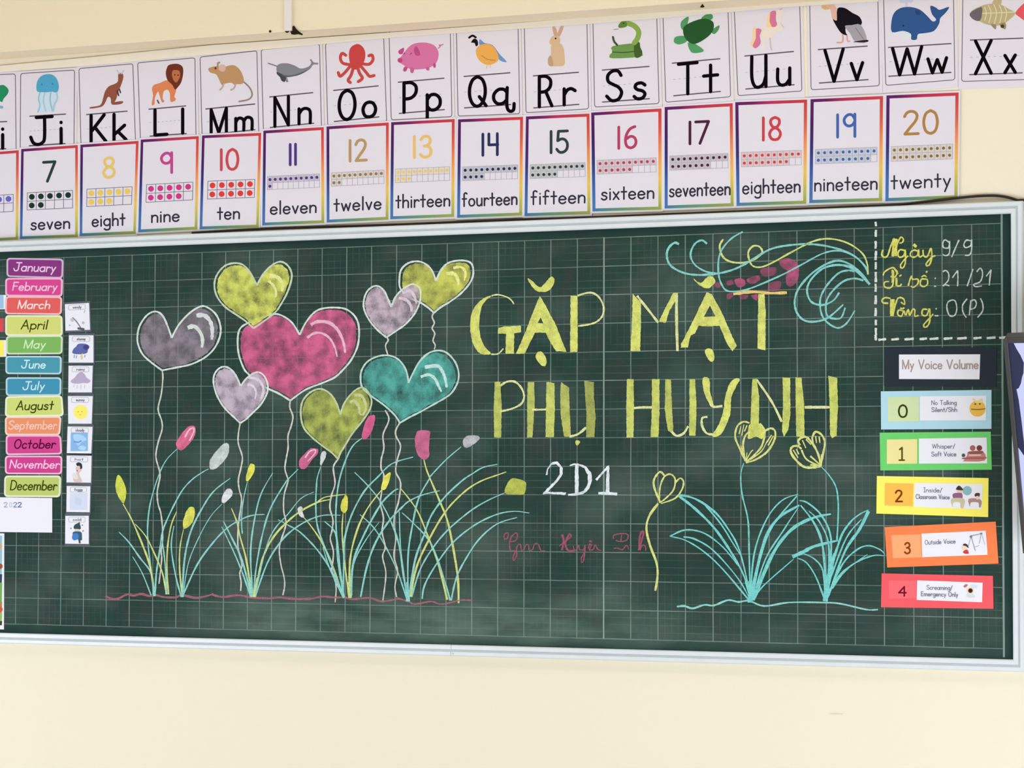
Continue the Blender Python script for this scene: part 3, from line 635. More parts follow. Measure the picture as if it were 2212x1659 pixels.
script('chalk_letter', 'O', ['300,500 280,560 310,600 360,580 400,460 450,340|*445,350 438,470 430,590|*478,350 475,470 470,585|430,590 490,420 540,330 575,360 560,400 520,410',
  '590,510 530,500 500,550 520,600 580,580 600,500 600,680 560,750 535,710 600,620 640,580', '775,520 720,505 675,535 672,580 715,602 765,575 778,520|782,495 785,580 805,598 835,575|*712,425 730,442 752,462', '840,500 850,580 900,590 950,480 960,600 930,700 890,715 890,680 960,600 1010,580',
  '500,830 450,750 400,750 320,800 300,850|420,770 440,850 430,980 380,1020 320,1000 320,940 380,930|*430,780 435,860 430,950|450,760 490,800 460,870 400,860', '*480,880 480,990|485,990 530,990 550,960|520,860 550,840', '640,990 680,860 700,900 770,900 770,960 710,1010 680,990', '880,900 820,900 805,970 850,1000 900,970 900,910 870,890|820,870 860,850 890,870|880,810 900,790',
  '370,1225 300,1220 285,1180 330,1150 400,1160|*410,1170 410,1290 410,1400|*440,1170 435,1300 430,1400|430,1400 480,1200 520,1150 580,1170 590,1240 540,1210', '570,1330 510,1320 500,1380 550,1400 580,1330 600,1390|530,1290 560,1300 590,1285', '610,1390 640,1310 660,1390 700,1310 730,1320 730,1400 780,1390', '900,1310 840,1310 830,1380 890,1390 930,1300 930,1480 880,1550 850,1520 940,1420 980,1370'], (226, 224, 110), 3.4)
script('chalk_numeral', 'O', ['1195,400 1140,365 1110,410 1120,470 1190,470 1200,380 1200,540 1150,580 1110,560', '1330,365 1280,480 1230,600', '1490,380 1430,370 1395,430 1420,470 1490,440 1500,360 1500,500 1470,570 1410,575',
  '1000,885 1015,890|990,995 1020,995', '1110,800 1150,780 1190,830 1180,920 1110,990|1110,990 1150,975 1200,990', '1240,880 1310,780|1310,780 1315,880 1310,995', '1520,760 1480,880 1440,995', '1570,800 1620,750 1650,820 1620,930 1530,970 1560,1000 1640,990', '1700,860 1765,770|1765,770 1750,880 1740,985',
  '1010,1300 1030,1300|1000,1395 1050,1395', '1240,1180 1180,1210 1165,1290 1200,1390 1270,1390 1300,1300 1280,1200 1240,1180', '1440,1165 1380,1250 1385,1350 1430,1420', '1490,1190 1480,1290 1470,1390|1480,1200 1540,1180 1565,1230 1540,1290 1480,1310', '1620,1160 1650,1230 1650,1330 1580,1420'], (206, 216, 210), 3.0)
for a, b in ((120, 180), (230, 325), (380, 485), (515, 640), (665, 765), (800, 940), (960, 1070), (1120, 1240), (1290, 1400), (1450, 1525), (1560, 1655)):
    k = Ink(); k.chalk(pts(f'O {200+random.randint(-4,4)},{a} 200,{(a+b)//2} {199+random.randint(-5,5)},{b}'), 5, (224, 232, 226), 14, taper=0); k.build('chalk_dash', board, CHL)
k = Ink(); k.chalk(pts('R 197,20 199,60 203,98'), 5, (224, 232, 226), 14, taper=0); k.build('chalk_dash', board, CHL)
for a, b in ((235, 340), (410, 515), (590, 715), (795, 895), (930, 1050), (1120, 1240), (1305, 1435), (1525, 1635), (1705, 1825), (1875, 1990)):
    y = 84 - (a - 235) * .0155; k = Ink(); k.chalk(pts(f'R {a},{y+4} {(a+b)//2},{y} {b},{y-6}'), 5, (226, 236, 226), 14, taper=0); k.build('chalk_dash', board, CHL)

# ================================================================ ALPHABET CARDS
def sheet(parent, poly, yf, yb, mat=PAPER, name='sheet'):
    v, f = prism(poly, yf, yb); return mesh_obj(name, v, f, mat, parent)
YA = YW - .0022     # front of alphabet cards
YN = YW - .0042     # front of number cards
BLK, GRY = (12, 6, 10), (96, 84, 90)
# letter, crop, outline TL TR BR BL, top line (2 pts), base line (2 pts), capital u-range, small u-range, animal name
AL = [
 ('I', 'a', '-560,610 160,575 168,1420 -545,1450', '-480,1100 70,1070', '-480,1385 60,1352', (.2, .5), (.92, .96), 'iguana'),
 ('J', 'a', '215,572 775,535 768,1375 210,1410', '310,1015 680,993', '305,1322 675,1298', (.04, .58), (.8, .92), 'jellyfish'),
 ('K', 'a', '820,520 1380,470 1408,1300 842,1335', '900,998 1320,962', '905,1300 1325,1262', (.07, .45), (.64, .96), 'kangaroo'),
 ('L', 'a', '1430,460 2025,408 2036,1245 1460,1290', '1548,942 1928,908', '1560,1222 1935,1195', (.1, .48), (.88, .92), 'lion'),
 ('M', 'b', '155,400 745,335 766,1235 177,1280', '215,940 722,888', '230,1205 725,1155', (.06, .42), (.58, .96), 'mouse'),
 ('N', 'b', '790,325 1395,265 1416,1130 813,1175', '878,815 1325,770', '885,1132 1335,1088', (.08, .44), (.64, .94), 'narwhal'),
 ('O', 'b', '1458,260 2062,200 2093,1070 1481,1115', '1542,747 2005,700', '1550,1070 2012,1022', (.09, .48), (.63, .94), 'octopus'),
 ('P', 'c', '98,225 733,180 751,1115 121,1150', '195,758 668,716', '205,1082 672,1042', (.08, .38), (.6, .92), 'pig'),
 ('Q', 'c', '797,205 1438,165 1456,1085 815,1110', '878,698 1353,660', '882,1025 1360,990', (.09, .48), (.62, 1.02), 'quail'),
 ('R', 'c', '1503,170 2153,125 2171,1035 1521,1075', '1598,692 2065,655', '1602,1025 2070,988', (.1, .4), (.65, .9), 'rabbit'),
 ('S', 'd', '100,215 763,160 786,1075 118,1112', '198,728 682,690', '200,1060 686,1025', (.07, .42), (.66, .92), 'snake'),
 ('T', 'd', '827,150 1503,95 1530,1005 857,1062', '925,657 1418,610', '940,995 1424,950', (.1, .5), (.64, .94), 'turtle'),
 ('U', 'd', '1568,100 2248,45 2270,945 1607,994', '1678,582 2182,535', '1688,925 2190,880', (.1, .44), (.64, .93), 'unicorn'),
 ('V', 'e', '212,20 848,-20 862,800 225,838', '292,463 748,430', '303,775 757,743', (.1, .5), (.64, .9), 'vulture'),
 ('W', 'e', '900,-85 1553,-120 1566,745 922,797', '948,443 1530,407', '950,712 1530,676', (.05, .54), (.62, .94), 'whale'),
 ('X', 'e', '1642,-120 2300,-150 2300,740 1630,760', '1712,374 2202,356', '1705,697 2195,680', (.1, .42), (.66, .88), 'fish'),
]
# pictures: list of ('p' polygon | 's<w>' stroke | 'd<r>' disc, colour, points)
AN = {
'iguana': [('p', (40, 140, 95), '-60,720 20,690 60,705 90,745 75,790 40,830 20,870 -10,850 -80,840'), ('s6', (120, 180, 190), '-20,915 20,922')],
'jellyfish': [('p', (205, 222, 234), '410,765 590,765 575,900 550,960 400,965 405,850'), ('s3', (150, 195, 215), '420,760 400,830 415,900 395,970'), ('s3', (165, 205, 222), '470,760 450,850 475,960'), ('s3', (150, 195, 215), '530,760 520,850 545,960'), ('s3', (165, 205, 222), '585,760 595,830 560,900 555,960'),
  ('p', (84, 166, 202), '385,755 380,680 405,620 460,583 540,583 590,630 610,700 600,755 570,768 540,758 490,766 440,765'), ('d2', (60, 130, 165), '435,685'), ('d2', (60, 130, 165), '545,680'), ('s1.5', (60, 130, 165), '465,708 495,722 525,706')],
'kangaroo': [('p', (148, 84, 66), '1230,570 1275,575 1280,620 1255,700 1225,770 1210,830 1190,870 1200,866 1270,858 1277,875 1240,892 1160,892 1150,830 1120,815 1090,880 1050,918 940,936 940,920 1040,900 1070,830 1090,760 1130,705 1190,680 1225,650'),
  ('s3', (190, 200, 208), '1240,572 1218,540'), ('s3', (190, 200, 208), '1262,572 1285,542'), ('s3', (80, 50, 45), '1240,735 1252,770'), ('s3', (80, 50, 45), '1218,750 1232,800')],
'lion': [('p', (222, 134, 88), '1740,640 1780,680 1830,740 1810,810 1828,835 1810,858 1770,862 1765,780 1740,740 1700,760 1690,830 1708,860 1680,868 1655,790 1640,760 1610,820 1604,892 1575,892 1590,800 1578,730 1600,690 1660,670'),
  ('p', (112, 52, 36), '1760,480 1840,470 1895,500 1903,570 1883,660 1850,710 1818,738 1790,690 1740,640 1722,570 1735,510'), ('p', (190, 112, 72), '1800,538 1860,543 1870,600 1835,665 1802,640 1785,580'), ('d1.5', (60, 30, 25), '1815,585'), ('d1.5', (60, 30, 25), '1850,588'), ('s3', (120, 70, 60), '1635,850 1650,880')],
'mouse': [('p', (190, 148, 104), '240,520 290,500 340,495 400,510 450,490 520,490 580,550 610,640 590,680 530,682 520,700 480,667 400,680 380,692 350,630 320,580 260,560'), ('d8', (218, 182, 168), '385,515'), ('s4', (170, 140, 125), '338,500 340,465 355,458'),
  ('s3.5', (188, 168, 160), '400,680 385,715 362,740'), ('s3.5', (188, 168, 160), '522,690 505,725 475,742'), ('s3.2', (150, 132, 124), '610,660 670,720 695,790 660,840 560,862'), ('d2.4', (130, 40, 40), '315,517')],
'narwhal': [('p', (134, 134, 140), '950,500 985,470 1060,465 1140,490 1200,520 1280,500 1310,460 1295,430 1310,423 1335,455 1382,462 1375,478 1330,480 1290,530 1200,580 1100,605 1060,610 1072,655 1050,658 1020,600 1000,585 955,560'),
  ('p', (72, 72, 78), '952,555 1000,575 1045,605 1035,658 1000,645 985,610 955,580'), ('p', (96, 96, 102), '1000,585 1100,592 1200,562 1270,530 1200,580 1100,606 1040,606'), ('s2.2', (110, 110, 116), '862,465 950,494')],
'octopus': [('p', (202, 72, 72), '1785,265 1840,290 1870,350 1865,430 1830,490 1800,525 1730,525 1710,460 1700,370 1720,300')] + [('s6.5', (202, 74, 72), s) for s in ('1730,480 1640,465 1612,410 1630,362 1668,382', '1840,470 1910,475 1950,430 1940,380 1908,388', '1710,500 1660,560 1610,600 1590,562', '1745,515 1722,590 1692,640 1715,665', '1790,510 1812,570 1840,620 1798,655', '1820,490 1880,560 1915,600 1962,592')],
'pig': [('p', (216, 118, 164), '200,540 240,470 330,370 450,345 560,370 610,440 605,520 575,570 510,610 400,625 310,618 250,580'), ('p', (192, 80, 136), '365,395 392,392 424,470 380,482 358,440'), ('p', (192, 80, 136), '196,432 252,400 242,460 205,465'), ('d5.4', (206, 70, 130), '212,530'),
  ('p', (192, 80, 136), '258,598 244,638 272,646 290,605'), ('p', (200, 100, 150), '318,610 324,658 350,658 357,615'), ('p', (200, 100, 150), '478,605 490,634 516,632 512,600'), ('p', (192, 80, 136), '556,570 562,606 582,602 580,558'), ('s2', (190, 110, 150), '608,405 632,385 618,372 645,372 660,362'), ('s1.6', (150, 60, 110), '250,470 262,455'), ('s1.6', (150, 60, 110), '318,468 332,455')],
'quail': [('p', (112, 150, 198), '1040,310 1090,350 1170,370 1220,430 1250,470 1322,548 1250,532 1225,480 1180,400 1100,362 1040,375'), ('p', (238, 172, 86), '1000,430 1030,380 1100,360 1170,378 1210,430 1235,490 1225,540 1150,577 1080,566 1020,510'),
  ('p', (28, 20, 24), '950,345 980,305 1015,320 1022,370 1000,384 985,350'), ('s4.5', (28, 20, 24), '930,295 965,274 998,292'), ('s2', (200, 140, 60), '1060,480 1120,520 1200,530'), ('s1.6', (225, 200, 140), '1115,575 1110,615'), ('s1.6', (225, 200, 140), '1150,577 1148,612')],
'rabbit': [('p', (218, 184, 148), '1785,370 1870,352 1910,400 1922,490 1918,580 1850,592 1760,585 1748,520 1780,470'), ('p', (218, 184, 148), '1765,330 1790,285 1840,270 1872,300 1870,350 1820,375 1770,360'), ('p', (206, 168, 140), '1793,176 1826,186 1848,262 1815,275'), ('p', (206, 168, 140), '1882,172 1912,178 1876,275 1845,268'), ('p', (196, 160, 126), '1760,585 1748,520 1775,480 1800,540 1800,588'), ('d2', (60, 40, 40), '1828,303')],
'snake': [('p', (112, 152, 82), '305,480 560,450 590,500 610,545 590,590 300,606 275,570 305,540'), ('p', (68, 98, 46), '530,450 582,438 592,490 614,545 590,592 535,590'), ('s11', (140, 170, 80), '400,258 450,240 530,270 575,330 562,400 530,445'), ('p', (98, 134, 62), '365,262 400,222 445,222 450,275 375,290'), ('s2', (40, 60, 30), '412,243 425,240'), ('s4.5', (66, 88, 52), '308,385 320,430 352,468'), ('s2', (60, 90, 45), '300,540 420,545 535,533'), ('s1', (90, 90, 90), '365,300 315,308')],
'turtle': [('p', (88, 154, 98), '1092,172 1082,250 1040,312 1012,280 1020,220'), ('p', (80, 146, 92), '1225,195 1280,148 1342,155 1330,205'), ('p', (84, 150, 95), '1410,262 1405,310 1360,355 1330,320'), ('p', (84, 158, 100), '950,390 1000,373 1065,380 1075,430 1000,462 943,440'), ('p', (84, 158, 100), '1085,445 1160,455 1252,522 1200,548 1120,542'),
  ('p', (42, 88, 46), '1040,290 1100,240 1230,195 1320,208 1356,250 1340,330 1270,400 1160,457 1090,432 1045,370'), ('s1.6', (30, 66, 34), '1110,250 1150,330 1110,430'), ('s1.6', (30, 66, 34), '1230,200 1240,300 1220,430'), ('s1.6', (30, 66, 34), '1050,330 1150,330 1240,300 1345,290')],
'unicorn': [('p', (238, 224, 210), '1830,310 1920,275 2010,260 2030,180 2005,120 2062,95 2072,130 2050,200 2080,300 2000,335 1960,400 1968,512 1935,495 1925,400 1890,400 1890,510 1865,500 1855,360'), ('p', (218, 122, 154), '1940,130 2000,115 2000,200 2012,262 1965,282 1932,230'), ('p', (248, 214, 160), '1905,200 1940,130 1935,220 1955,280 1900,275 1912,240'),
  ('p', (218, 122, 154), '1795,300 1852,310 1832,370 1842,450 1790,502 1758,470 1792,400'), ('p', (250, 212, 158), '1762,300 1792,296 1785,400 1755,478 1738,450 1758,400'), ('s3', (200, 194, 206), '1940,400 1945,470 1955,515'), ('s2.5', (206, 200, 210), '2050,245 2082,285'), ('s1.6', (225, 150, 150), '2040,100 2065,92')],
'vulture': [('p', (228, 184, 162), '345,50 440,45 465,100 462,182 425,182 410,110 400,85'), ('p', (222, 182, 120), '318,62 345,48 402,80 350,90'), ('p', (24, 20, 26), '470,80 540,75 610,120 680,160 692,232 560,245 548,300 562,330 510,312 470,260 428,180 465,190'), ('p', (168, 162, 168), '540,245 600,235 692,235 746,388 640,390 590,315'), ('p', (30, 26, 32), '625,388 748,372 748,392 640,394'),
  ('s3', (226, 160, 150), '520,325 518,390 468,398'), ('s3', (226, 160, 150), '560,330 565,382 585,385'), ('s1.2', (110, 104, 112), '600,270 680,370'), ('s1.2', (110, 104, 112), '640,260 715,365')],
'whale': [('p', (226, 226, 232), '985,305 1080,290 1155,318 1300,305 1250,335 1150,362 1050,345'), ('p', (52, 88, 142), '980,300 975,200 1000,120 1060,75 1150,65 1240,90 1310,150 1360,200 1392,182 1352,130 1338,55 1390,70 1425,92 1512,64 1480,120 1430,170 1420,220 1370,290 1280,310 1222,320 1210,368 1160,368 1155,315 1080,288'), ('p', (40, 72, 124), '1198,98 1230,95 1250,130 1215,140 1200,125'),
  ('p', (204, 208, 226), '1058,-5 1172,-5 1165,25 1128,20 1124,58 1104,58 1100,25 1060,28'), ('d1.8', (30, 40, 60), '1085,240')],
'fish': [('p', (192, 176, 132), '1710,120 1800,60 1900,35 2000,45 2080,90 2135,120 2080,180 2000,232 1900,236 1800,200'), ('p', (112, 102, 108), '1705,125 1810,65 1822,110 1802,192 1740,182'), ('p', (228, 92, 98), '2135,112 2212,30 2260,10 2260,200 2160,152'), ('p', (192, 176, 132), '1915,45 1940,-10 2000,-5 1990,45'), ('p', (150, 140, 110), '1900,225 1945,275 1950,232'), ('p', (150, 140, 110), '1980,225 2035,275 2040,215'), ('d4', (70, 66, 20), '2010,245')] +
  [('s2', (228, 218, 176), s) for s in ('1825,125 1950,120 2130,112', '1880,50 1905,120 1885,210', '1930,42 1955,120 1935,220', '1980,48 2005,118 1985,215', '2030,65 2050,116 2035,200', '1845,70 1860,122 1845,190')],
}
AW = {'iguana': 'green iguana, cut by the left picture edge', 'fish': 'yellow x-ray fish with red tail'}
for q, (ch, cr, qd, tl_, bl_, cu, su, an) in enumerate(AL):
    Q = Quad(pts(cr + ' ' + qd)); t0, t1 = pts(cr + ' ' + tl_); b0, b1 = pts(cr + ' ' + bl_); LQ = Quad([t0, t1, b1, b0])
    P = Q.ex(.045, .03, .045, .08)
    desc = {'I': 'white alphabet card of the letter i with a green iguana, cut by the left edge', 'X': 'white alphabet card Xx with a yellow x-ray fish with red tail'}.get(ch, f'white alphabet card {ch}{ch.lower()} with a picture of a {an}')
    t = thing('alphabet_card', base_of(P, YW), desc, 'card', 'alphabet cards above the blackboard')
    dy = .0004 * (q % 2)
    sheet(t, P, YA - dy, YW)
    y = YA - dy
    k = Ink(y); R_ = rrect(Q.q, .035, 1.4, 3); k.line(R_ + [R_[0]], 1.7, (112, 98, 104), 0); k.build('card_outline', t)
    k = Ink(y)
    for n_, (ty, c, s) in enumerate(AN[an]):
        P_ = pts(cr + ' ' + s); lay = n_ % 6 + 1
        if ty == 'p': k.poly(P_, c, lay, curve=True)
        elif ty[0] == 's': k.line(P_, float(ty[1:]), c, lay, len(P_) > 2)
        else: k.disc(P_[0][0], P_[0][1], float(ty[1:]), c, 6)
    k.build('animal_picture', t)
    k = Ink(y); k.line([t0, t1], 2.6, GRY, 0); k.line([b0, b1], 2.6, GRY, 0)
    for s in range(9):
        a, b = LQ(s / 9 + .01, .5), LQ(s / 9 + .045, .5); k.line([a, b], 1.2, (176, 170, 176), 0)
    k.build('writing_lines', t)
    wl = 7.4 if ch not in 'MN' else 7
    capz = (b0[1] - t0[1]) - wl * .55
    for nm, c_, (u0, u1) in (('capital_letter', ch, cu), ('small_letter', ch.lower(), su)):
        k = Ink(y); g = GL[c_]; p0, p1 = LQ(u0, 1), LQ(u1, 1)
        text(k, c_, (p0[0], p0[1] - 1.5), (p1[0], p1[1] - 1.5), capz * (1 if nm[0] == 'c' else .96), wl, BLK, 2); k.build(nm, t)

# cream strip that holds the card tops under the beam
PS = [(-60, 146), (0, 142), (200, 123), (460, 97), (860, 69), (1280, 37), (1500, 20), (1700, 3), (1897, -13), (1897, 3), (1700, 15), (1500, 33), (1280, 51), (860, 80), (460, 117), (200, 141), (0, 156), (-60, 162)]
v, f = prism(PS, YW - .0065, YW - .0035)
tag(mesh_obj('paper_strip', v, f, STRIP, origin=base_of(PS, YW - .0035)), 'long narrow cream strip holding the tops of the alphabet cards', 'strip')

# ================================================================ NUMBER CARDS
NC = [
 (6, 'f', '-420,310 195,262 190,1190 -430,1225', (100, 96, 190), (.3, .6), (.1, .9), 'six'),
 (7, 'f', '220,250 808,208 808,1165 205,1185', (46, 66, 60), (.40, .61), (.19, .86), 'seven'),
 (8, 'f', '835,205 1440,165 1410,1130 828,1155', (232, 198, 112), (.395, .61), (.22, .80), 'eight'),
 (9, 'f', '1462,152 2065,115 2050,1085 1435,1115', (192, 72, 142), (.36, .55), (.22, .69), 'nine'),
 (10, 'g', '175,205 790,178 765,1160 150,1180', (202, 76, 86), (.32, .63), (.3, .67), 'ten'),
 (11, 'g', '812,155 1440,118 1445,1115 800,1140', (86, 56, 134), (.43, .55), (.13, .87), 'eleven'),
 (12, 'g', '1468,112 2115,70 2112,1080 1470,1110', (186, 152, 104), (.36, .64), (.12, .88), 'twelve'),
 (13, 'h', '120,212 780,178 775,1195 110,1220', (234, 192, 112), (.35, .64), (.09, .93), 'thirteen'),
 (14, 'h', '815,182 1490,155 1480,1180 805,1205', (46, 50, 92), (.37, .63), (.08, .92), 'fourteen'),
 (15, 'h', '1520,152 2180,122 2190,1165 1505,1188', (50, 66, 62), (.38, .66), (.1, .92), 'fifteen'),
 (16, 'i', '82,208 812,165 812,1215 95,1235', (182, 66, 102), (.37, .65), (.13, .89), 'sixteen'),
 (17, 'i', '845,150 1552,110 1562,1180 845,1205', (80, 36, 62), (.35, .65), (.07, .95), 'seventeen'),
 (18, 'i', '1578,100 j 188,108 180,1080 i 1592,1178', (204, 70, 76), (.37, .64), (.09, .91), 'eighteen'),
 (19, 'j', '220,105 897,75 888,1055 208,1075', (70, 102, 172), (.36, .62), (.07, .93), 'nineteen'),
 (20, 'j', '928,70 1602,42 1592,1030 918,1058', (176, 132, 74), (.24, .72), (.08, .90), 'twenty'),
]
TOPC = [(0, (92, 38, 100)), (.2, (112, 36, 96)), (.5, (186, 54, 92)), (1, (206, 68, 70))]
RGTC = [(0, (206, 68, 70)), (.22, (220, 96, 76)), (.45, (240, 154, 92)), (.72, (232, 198, 90)), (.9, (186, 182, 84)), (1, (160, 168, 84))]
BOTC = [(0, (76, 122, 178)), (.12, (84, 140, 150)), (.5, (112, 156, 112)), (1, (162, 170, 84))]
LFTC = [(0, (92, 38, 100)), (.25, (74, 34, 98)), (.5, (58, 56, 120)), (.75, (64, 104, 168)), (1, (76, 122, 178))]
def grad(st, t):
    for (a, ca), (b, cb) in zip(st, st[1:]):
        if t <= b: s = (t - a) / (b - a); return tuple(ca[i] * (1 - s) + cb[i] * s for i in range(3))
    return st[-1][1]
for n_, cr, qd, col, nu, wu, wd in NC:
    Q = Quad(pts(cr + ' ' + qd)); P = Q.ex(.026, .018, .022, .02)
    lab = f'white laminated number card reading {n_} {wd} in a rainbow border' if n_ > 6 else 'white number card in a rainbow border, cut by the left edge'
    t = thing('number_card', base_of(P, YW), lab, 'card', 'number cards above the blackboard')
    sheet(t, P, YN - .0003 * (n_ % 2), YW - .0032); y = YN - .0003 * (n_ % 2)
    bu, bv = .045, .030
    k = Ink(y)
    def strip(st, A, B):
        o = len(k.v); m_ = 10
        for s in range(m_ + 1):
            tt = s / m_; c = lin(grad(st, tt)) + (1.,)
            for fn in (A, B): k.v.append(k._p(*fn(tt), 0)); k.c.append(c)
        k.f.extend([(o + 2 * s, o + 2 * s + 1, o + 2 * s + 3, o + 2 * s + 2) for s in range(m_)])
    strip(TOPC, lambda t_: Q(t_, 0), lambda t_: Q(bu + t_ * (1 - 2 * bu), bv))
    strip(RGTC, lambda t_: Q(1, t_), lambda t_: Q(1 - bu, bv + t_ * (1 - 2 * bv)))
    strip(BOTC, lambda t_: Q(t_, 1), lambda t_: Q(bu + t_ * (1 - 2 * bu), 1 - bv))
    strip(LFTC, lambda t_: Q(0, t_), lambda t_: Q(bu, bv + t_ * (1 - 2 * bv)))
    k.build('rainbow_border', t)
    k = Ink(y); hh = Q(0, 1)[1] - Q(0, 0)[1]; caph = hh * .215
    if n_ > 6: text(k, str(n_), Q(nu[0], .375), Q(nu[1], .375), caph, 6.1, col, 1, gap=.16); k.build('numeral', t)
    k = Ink(y); ten = n_ <= 10
    nc = 5 if ten else 10; u0, u1, v0, v1 = (.12, .91, .49, .68) if ten else (.075, .925, .485, .625)
    if not ten:
        tint = tuple(int(c * .16 + 222 * .84) for c in col)
        full = min(nc, n_); k.poly([Q(u0, v0), Q(u1, v0), Q(u1, (v0 + v1) / 2), Q(u0, (v0 + v1) / 2)], tint, 0)
        uu = u0 + (u1 - u0) * (n_ - 10) / 10; k.poly([Q(u0, (v0 + v1) / 2), Q(uu, (v0 + v1) / 2), Q(uu, v1), Q(u0, v1)], tint, 0)
    lc, lw = ((120, 110, 128), 1.3) if ten else ((176, 168, 184), 1.0)
    for r_ in range(3): vv = v0 + (v1 - v0) * r_ / 2; k.line([Q(u0, vv), Q(u1, vv)], lw, lc, 1)
    for c_ in range(nc + 1): uu = u0 + (u1 - u0) * c_ / nc; k.line([Q(uu, v0), Q(uu, v1)], lw, lc, 1)
    dcol = {8: (238, 200, 96), 9: (206, 58, 134), 10: (222, 64, 60), 6: (106, 100, 200), 7: (30, 56, 46)}.get(n_, col)
    if n_ in (12, 20, 13): dcol = tuple(int(c * .8) for c in dcol) if n_ != 13 else (240, 200, 110)
    for z_ in range(n_):
        a, b = z_ % nc, z_ // nc; x_, y_ = Q(u0 + (u1 - u0) * (a + .5) / nc, v0 + (v1 - v0) * (b + .5) / 2)
        k.disc(x_, y_, 6.3 if ten else 3.3, dcol, 2, 12)
    k.build('counting_frame', t)
    k = Ink(y); vb = .885 if n_ > 10 else .90
    if n_ > 6: text(k, wd, Q(wu[0], vb), Q(wu[1], vb), hh * .135, 3.6, (52, 50, 62), 1); k.build('number_word', t)

# ================================================================ MONTH CARDS on the board
LW, DK = (236, 240, 244), (62, 70, 14)
MO = [
 ('January', 'm', '130,150 985,165 975,430 130,405', (138, 58, 128), (238, 200, 236), (.1, .88), 'purple'),
 ('February', 'm', '110,470 975,470 965,722 110,712', (218, 74, 146), (250, 198, 226), (.1, .92), 'bright pink'),
 ('March', 'm', '112,760 962,765 955,1008 105,1000', (228, 98, 98), (252, 226, 220), (.2, .8), 'coral red'),
 ('April', 'm', '110,1065 965,1065 970,1345 110,1340', (212, 218, 122), DK, (.26, .74), 'yellow green'),
 ('May', 'm', '122,1392 972,1385 965,1635 120,1640', (128, 184, 98), (206, 238, 190), (.3, .7), 'leaf green'),
 ('June', 'n', '112,88 955,90 950,335 112,330', (76, 154, 174), (200, 236, 244), (.27, .72), 'teal blue'),
 ('July', 'n', '118,430 950,430 948,675 118,678', (68, 148, 178), (196, 230, 246), (.29, .7), 'blue'),
 ('August', 'n', '112,735 965,720 985,1000 105,1010', (206, 218, 122), DK, (.17, .84), 'lime'),
 ('September', 'n', '105,1055 950,1050 930,1305 105,1305', (234, 148, 108), (250, 200, 184), (.03, .95), 'orange'),
 ('October', 'n', '118,1350 945,1350 960,1610 118,1620', (208, 72, 142), (92, 6, 52), (.12, .9), 'magenta, dark-lettered'),
 ('November', 'o', '105,130 965,130 960,380 105,375', (208, 68, 142), (252, 196, 226), (.05, .97), 'magenta, pale-lettered'),
 ('December', 'o', '95,450 945,450 935,740 90,735', (190, 204, 114), DK, (.08, .95), 'olive green'),
]
for q, (mo, cr, qd, c, tc_, ur, cn) in enumerate(MO):
    Q = Quad(pts(cr + ' ' + qd)); P = rrect(Q.ex(.032, .10), .06, .33)
    t = thing('month_card', base_of(P, YB), f'{cn} magnetic month card reading {mo}', 'card', 'month cards at the left of the blackboard')
    yf = YB - .0022 - .0003 * (q % 2)
    edge = tuple(int(v_ * .35 + 245 * .65) for v_ in c)
    mt = bpy.data.materials.get('card_edge_%s' % mo) or plain('card_edge_%s' % mo.lower(), edge, .45, .3, .02, 20)
    sheet(t, P, yf, YB - .0004, mt)
    k = Ink(yf); k.poly(rrect(Q.q, .045, .33), c, 0); k.build('colour_panel', t)
    k = Ink(yf); hh = Q(0, 1)[1] - Q(0, 0)[1]
    text(k, mo, Q(ur[0], .70), Q(ur[1], .70), hh * .52, 2.6, tc_, 2, shear=.14, gap=.12); k.build('month_name', t)

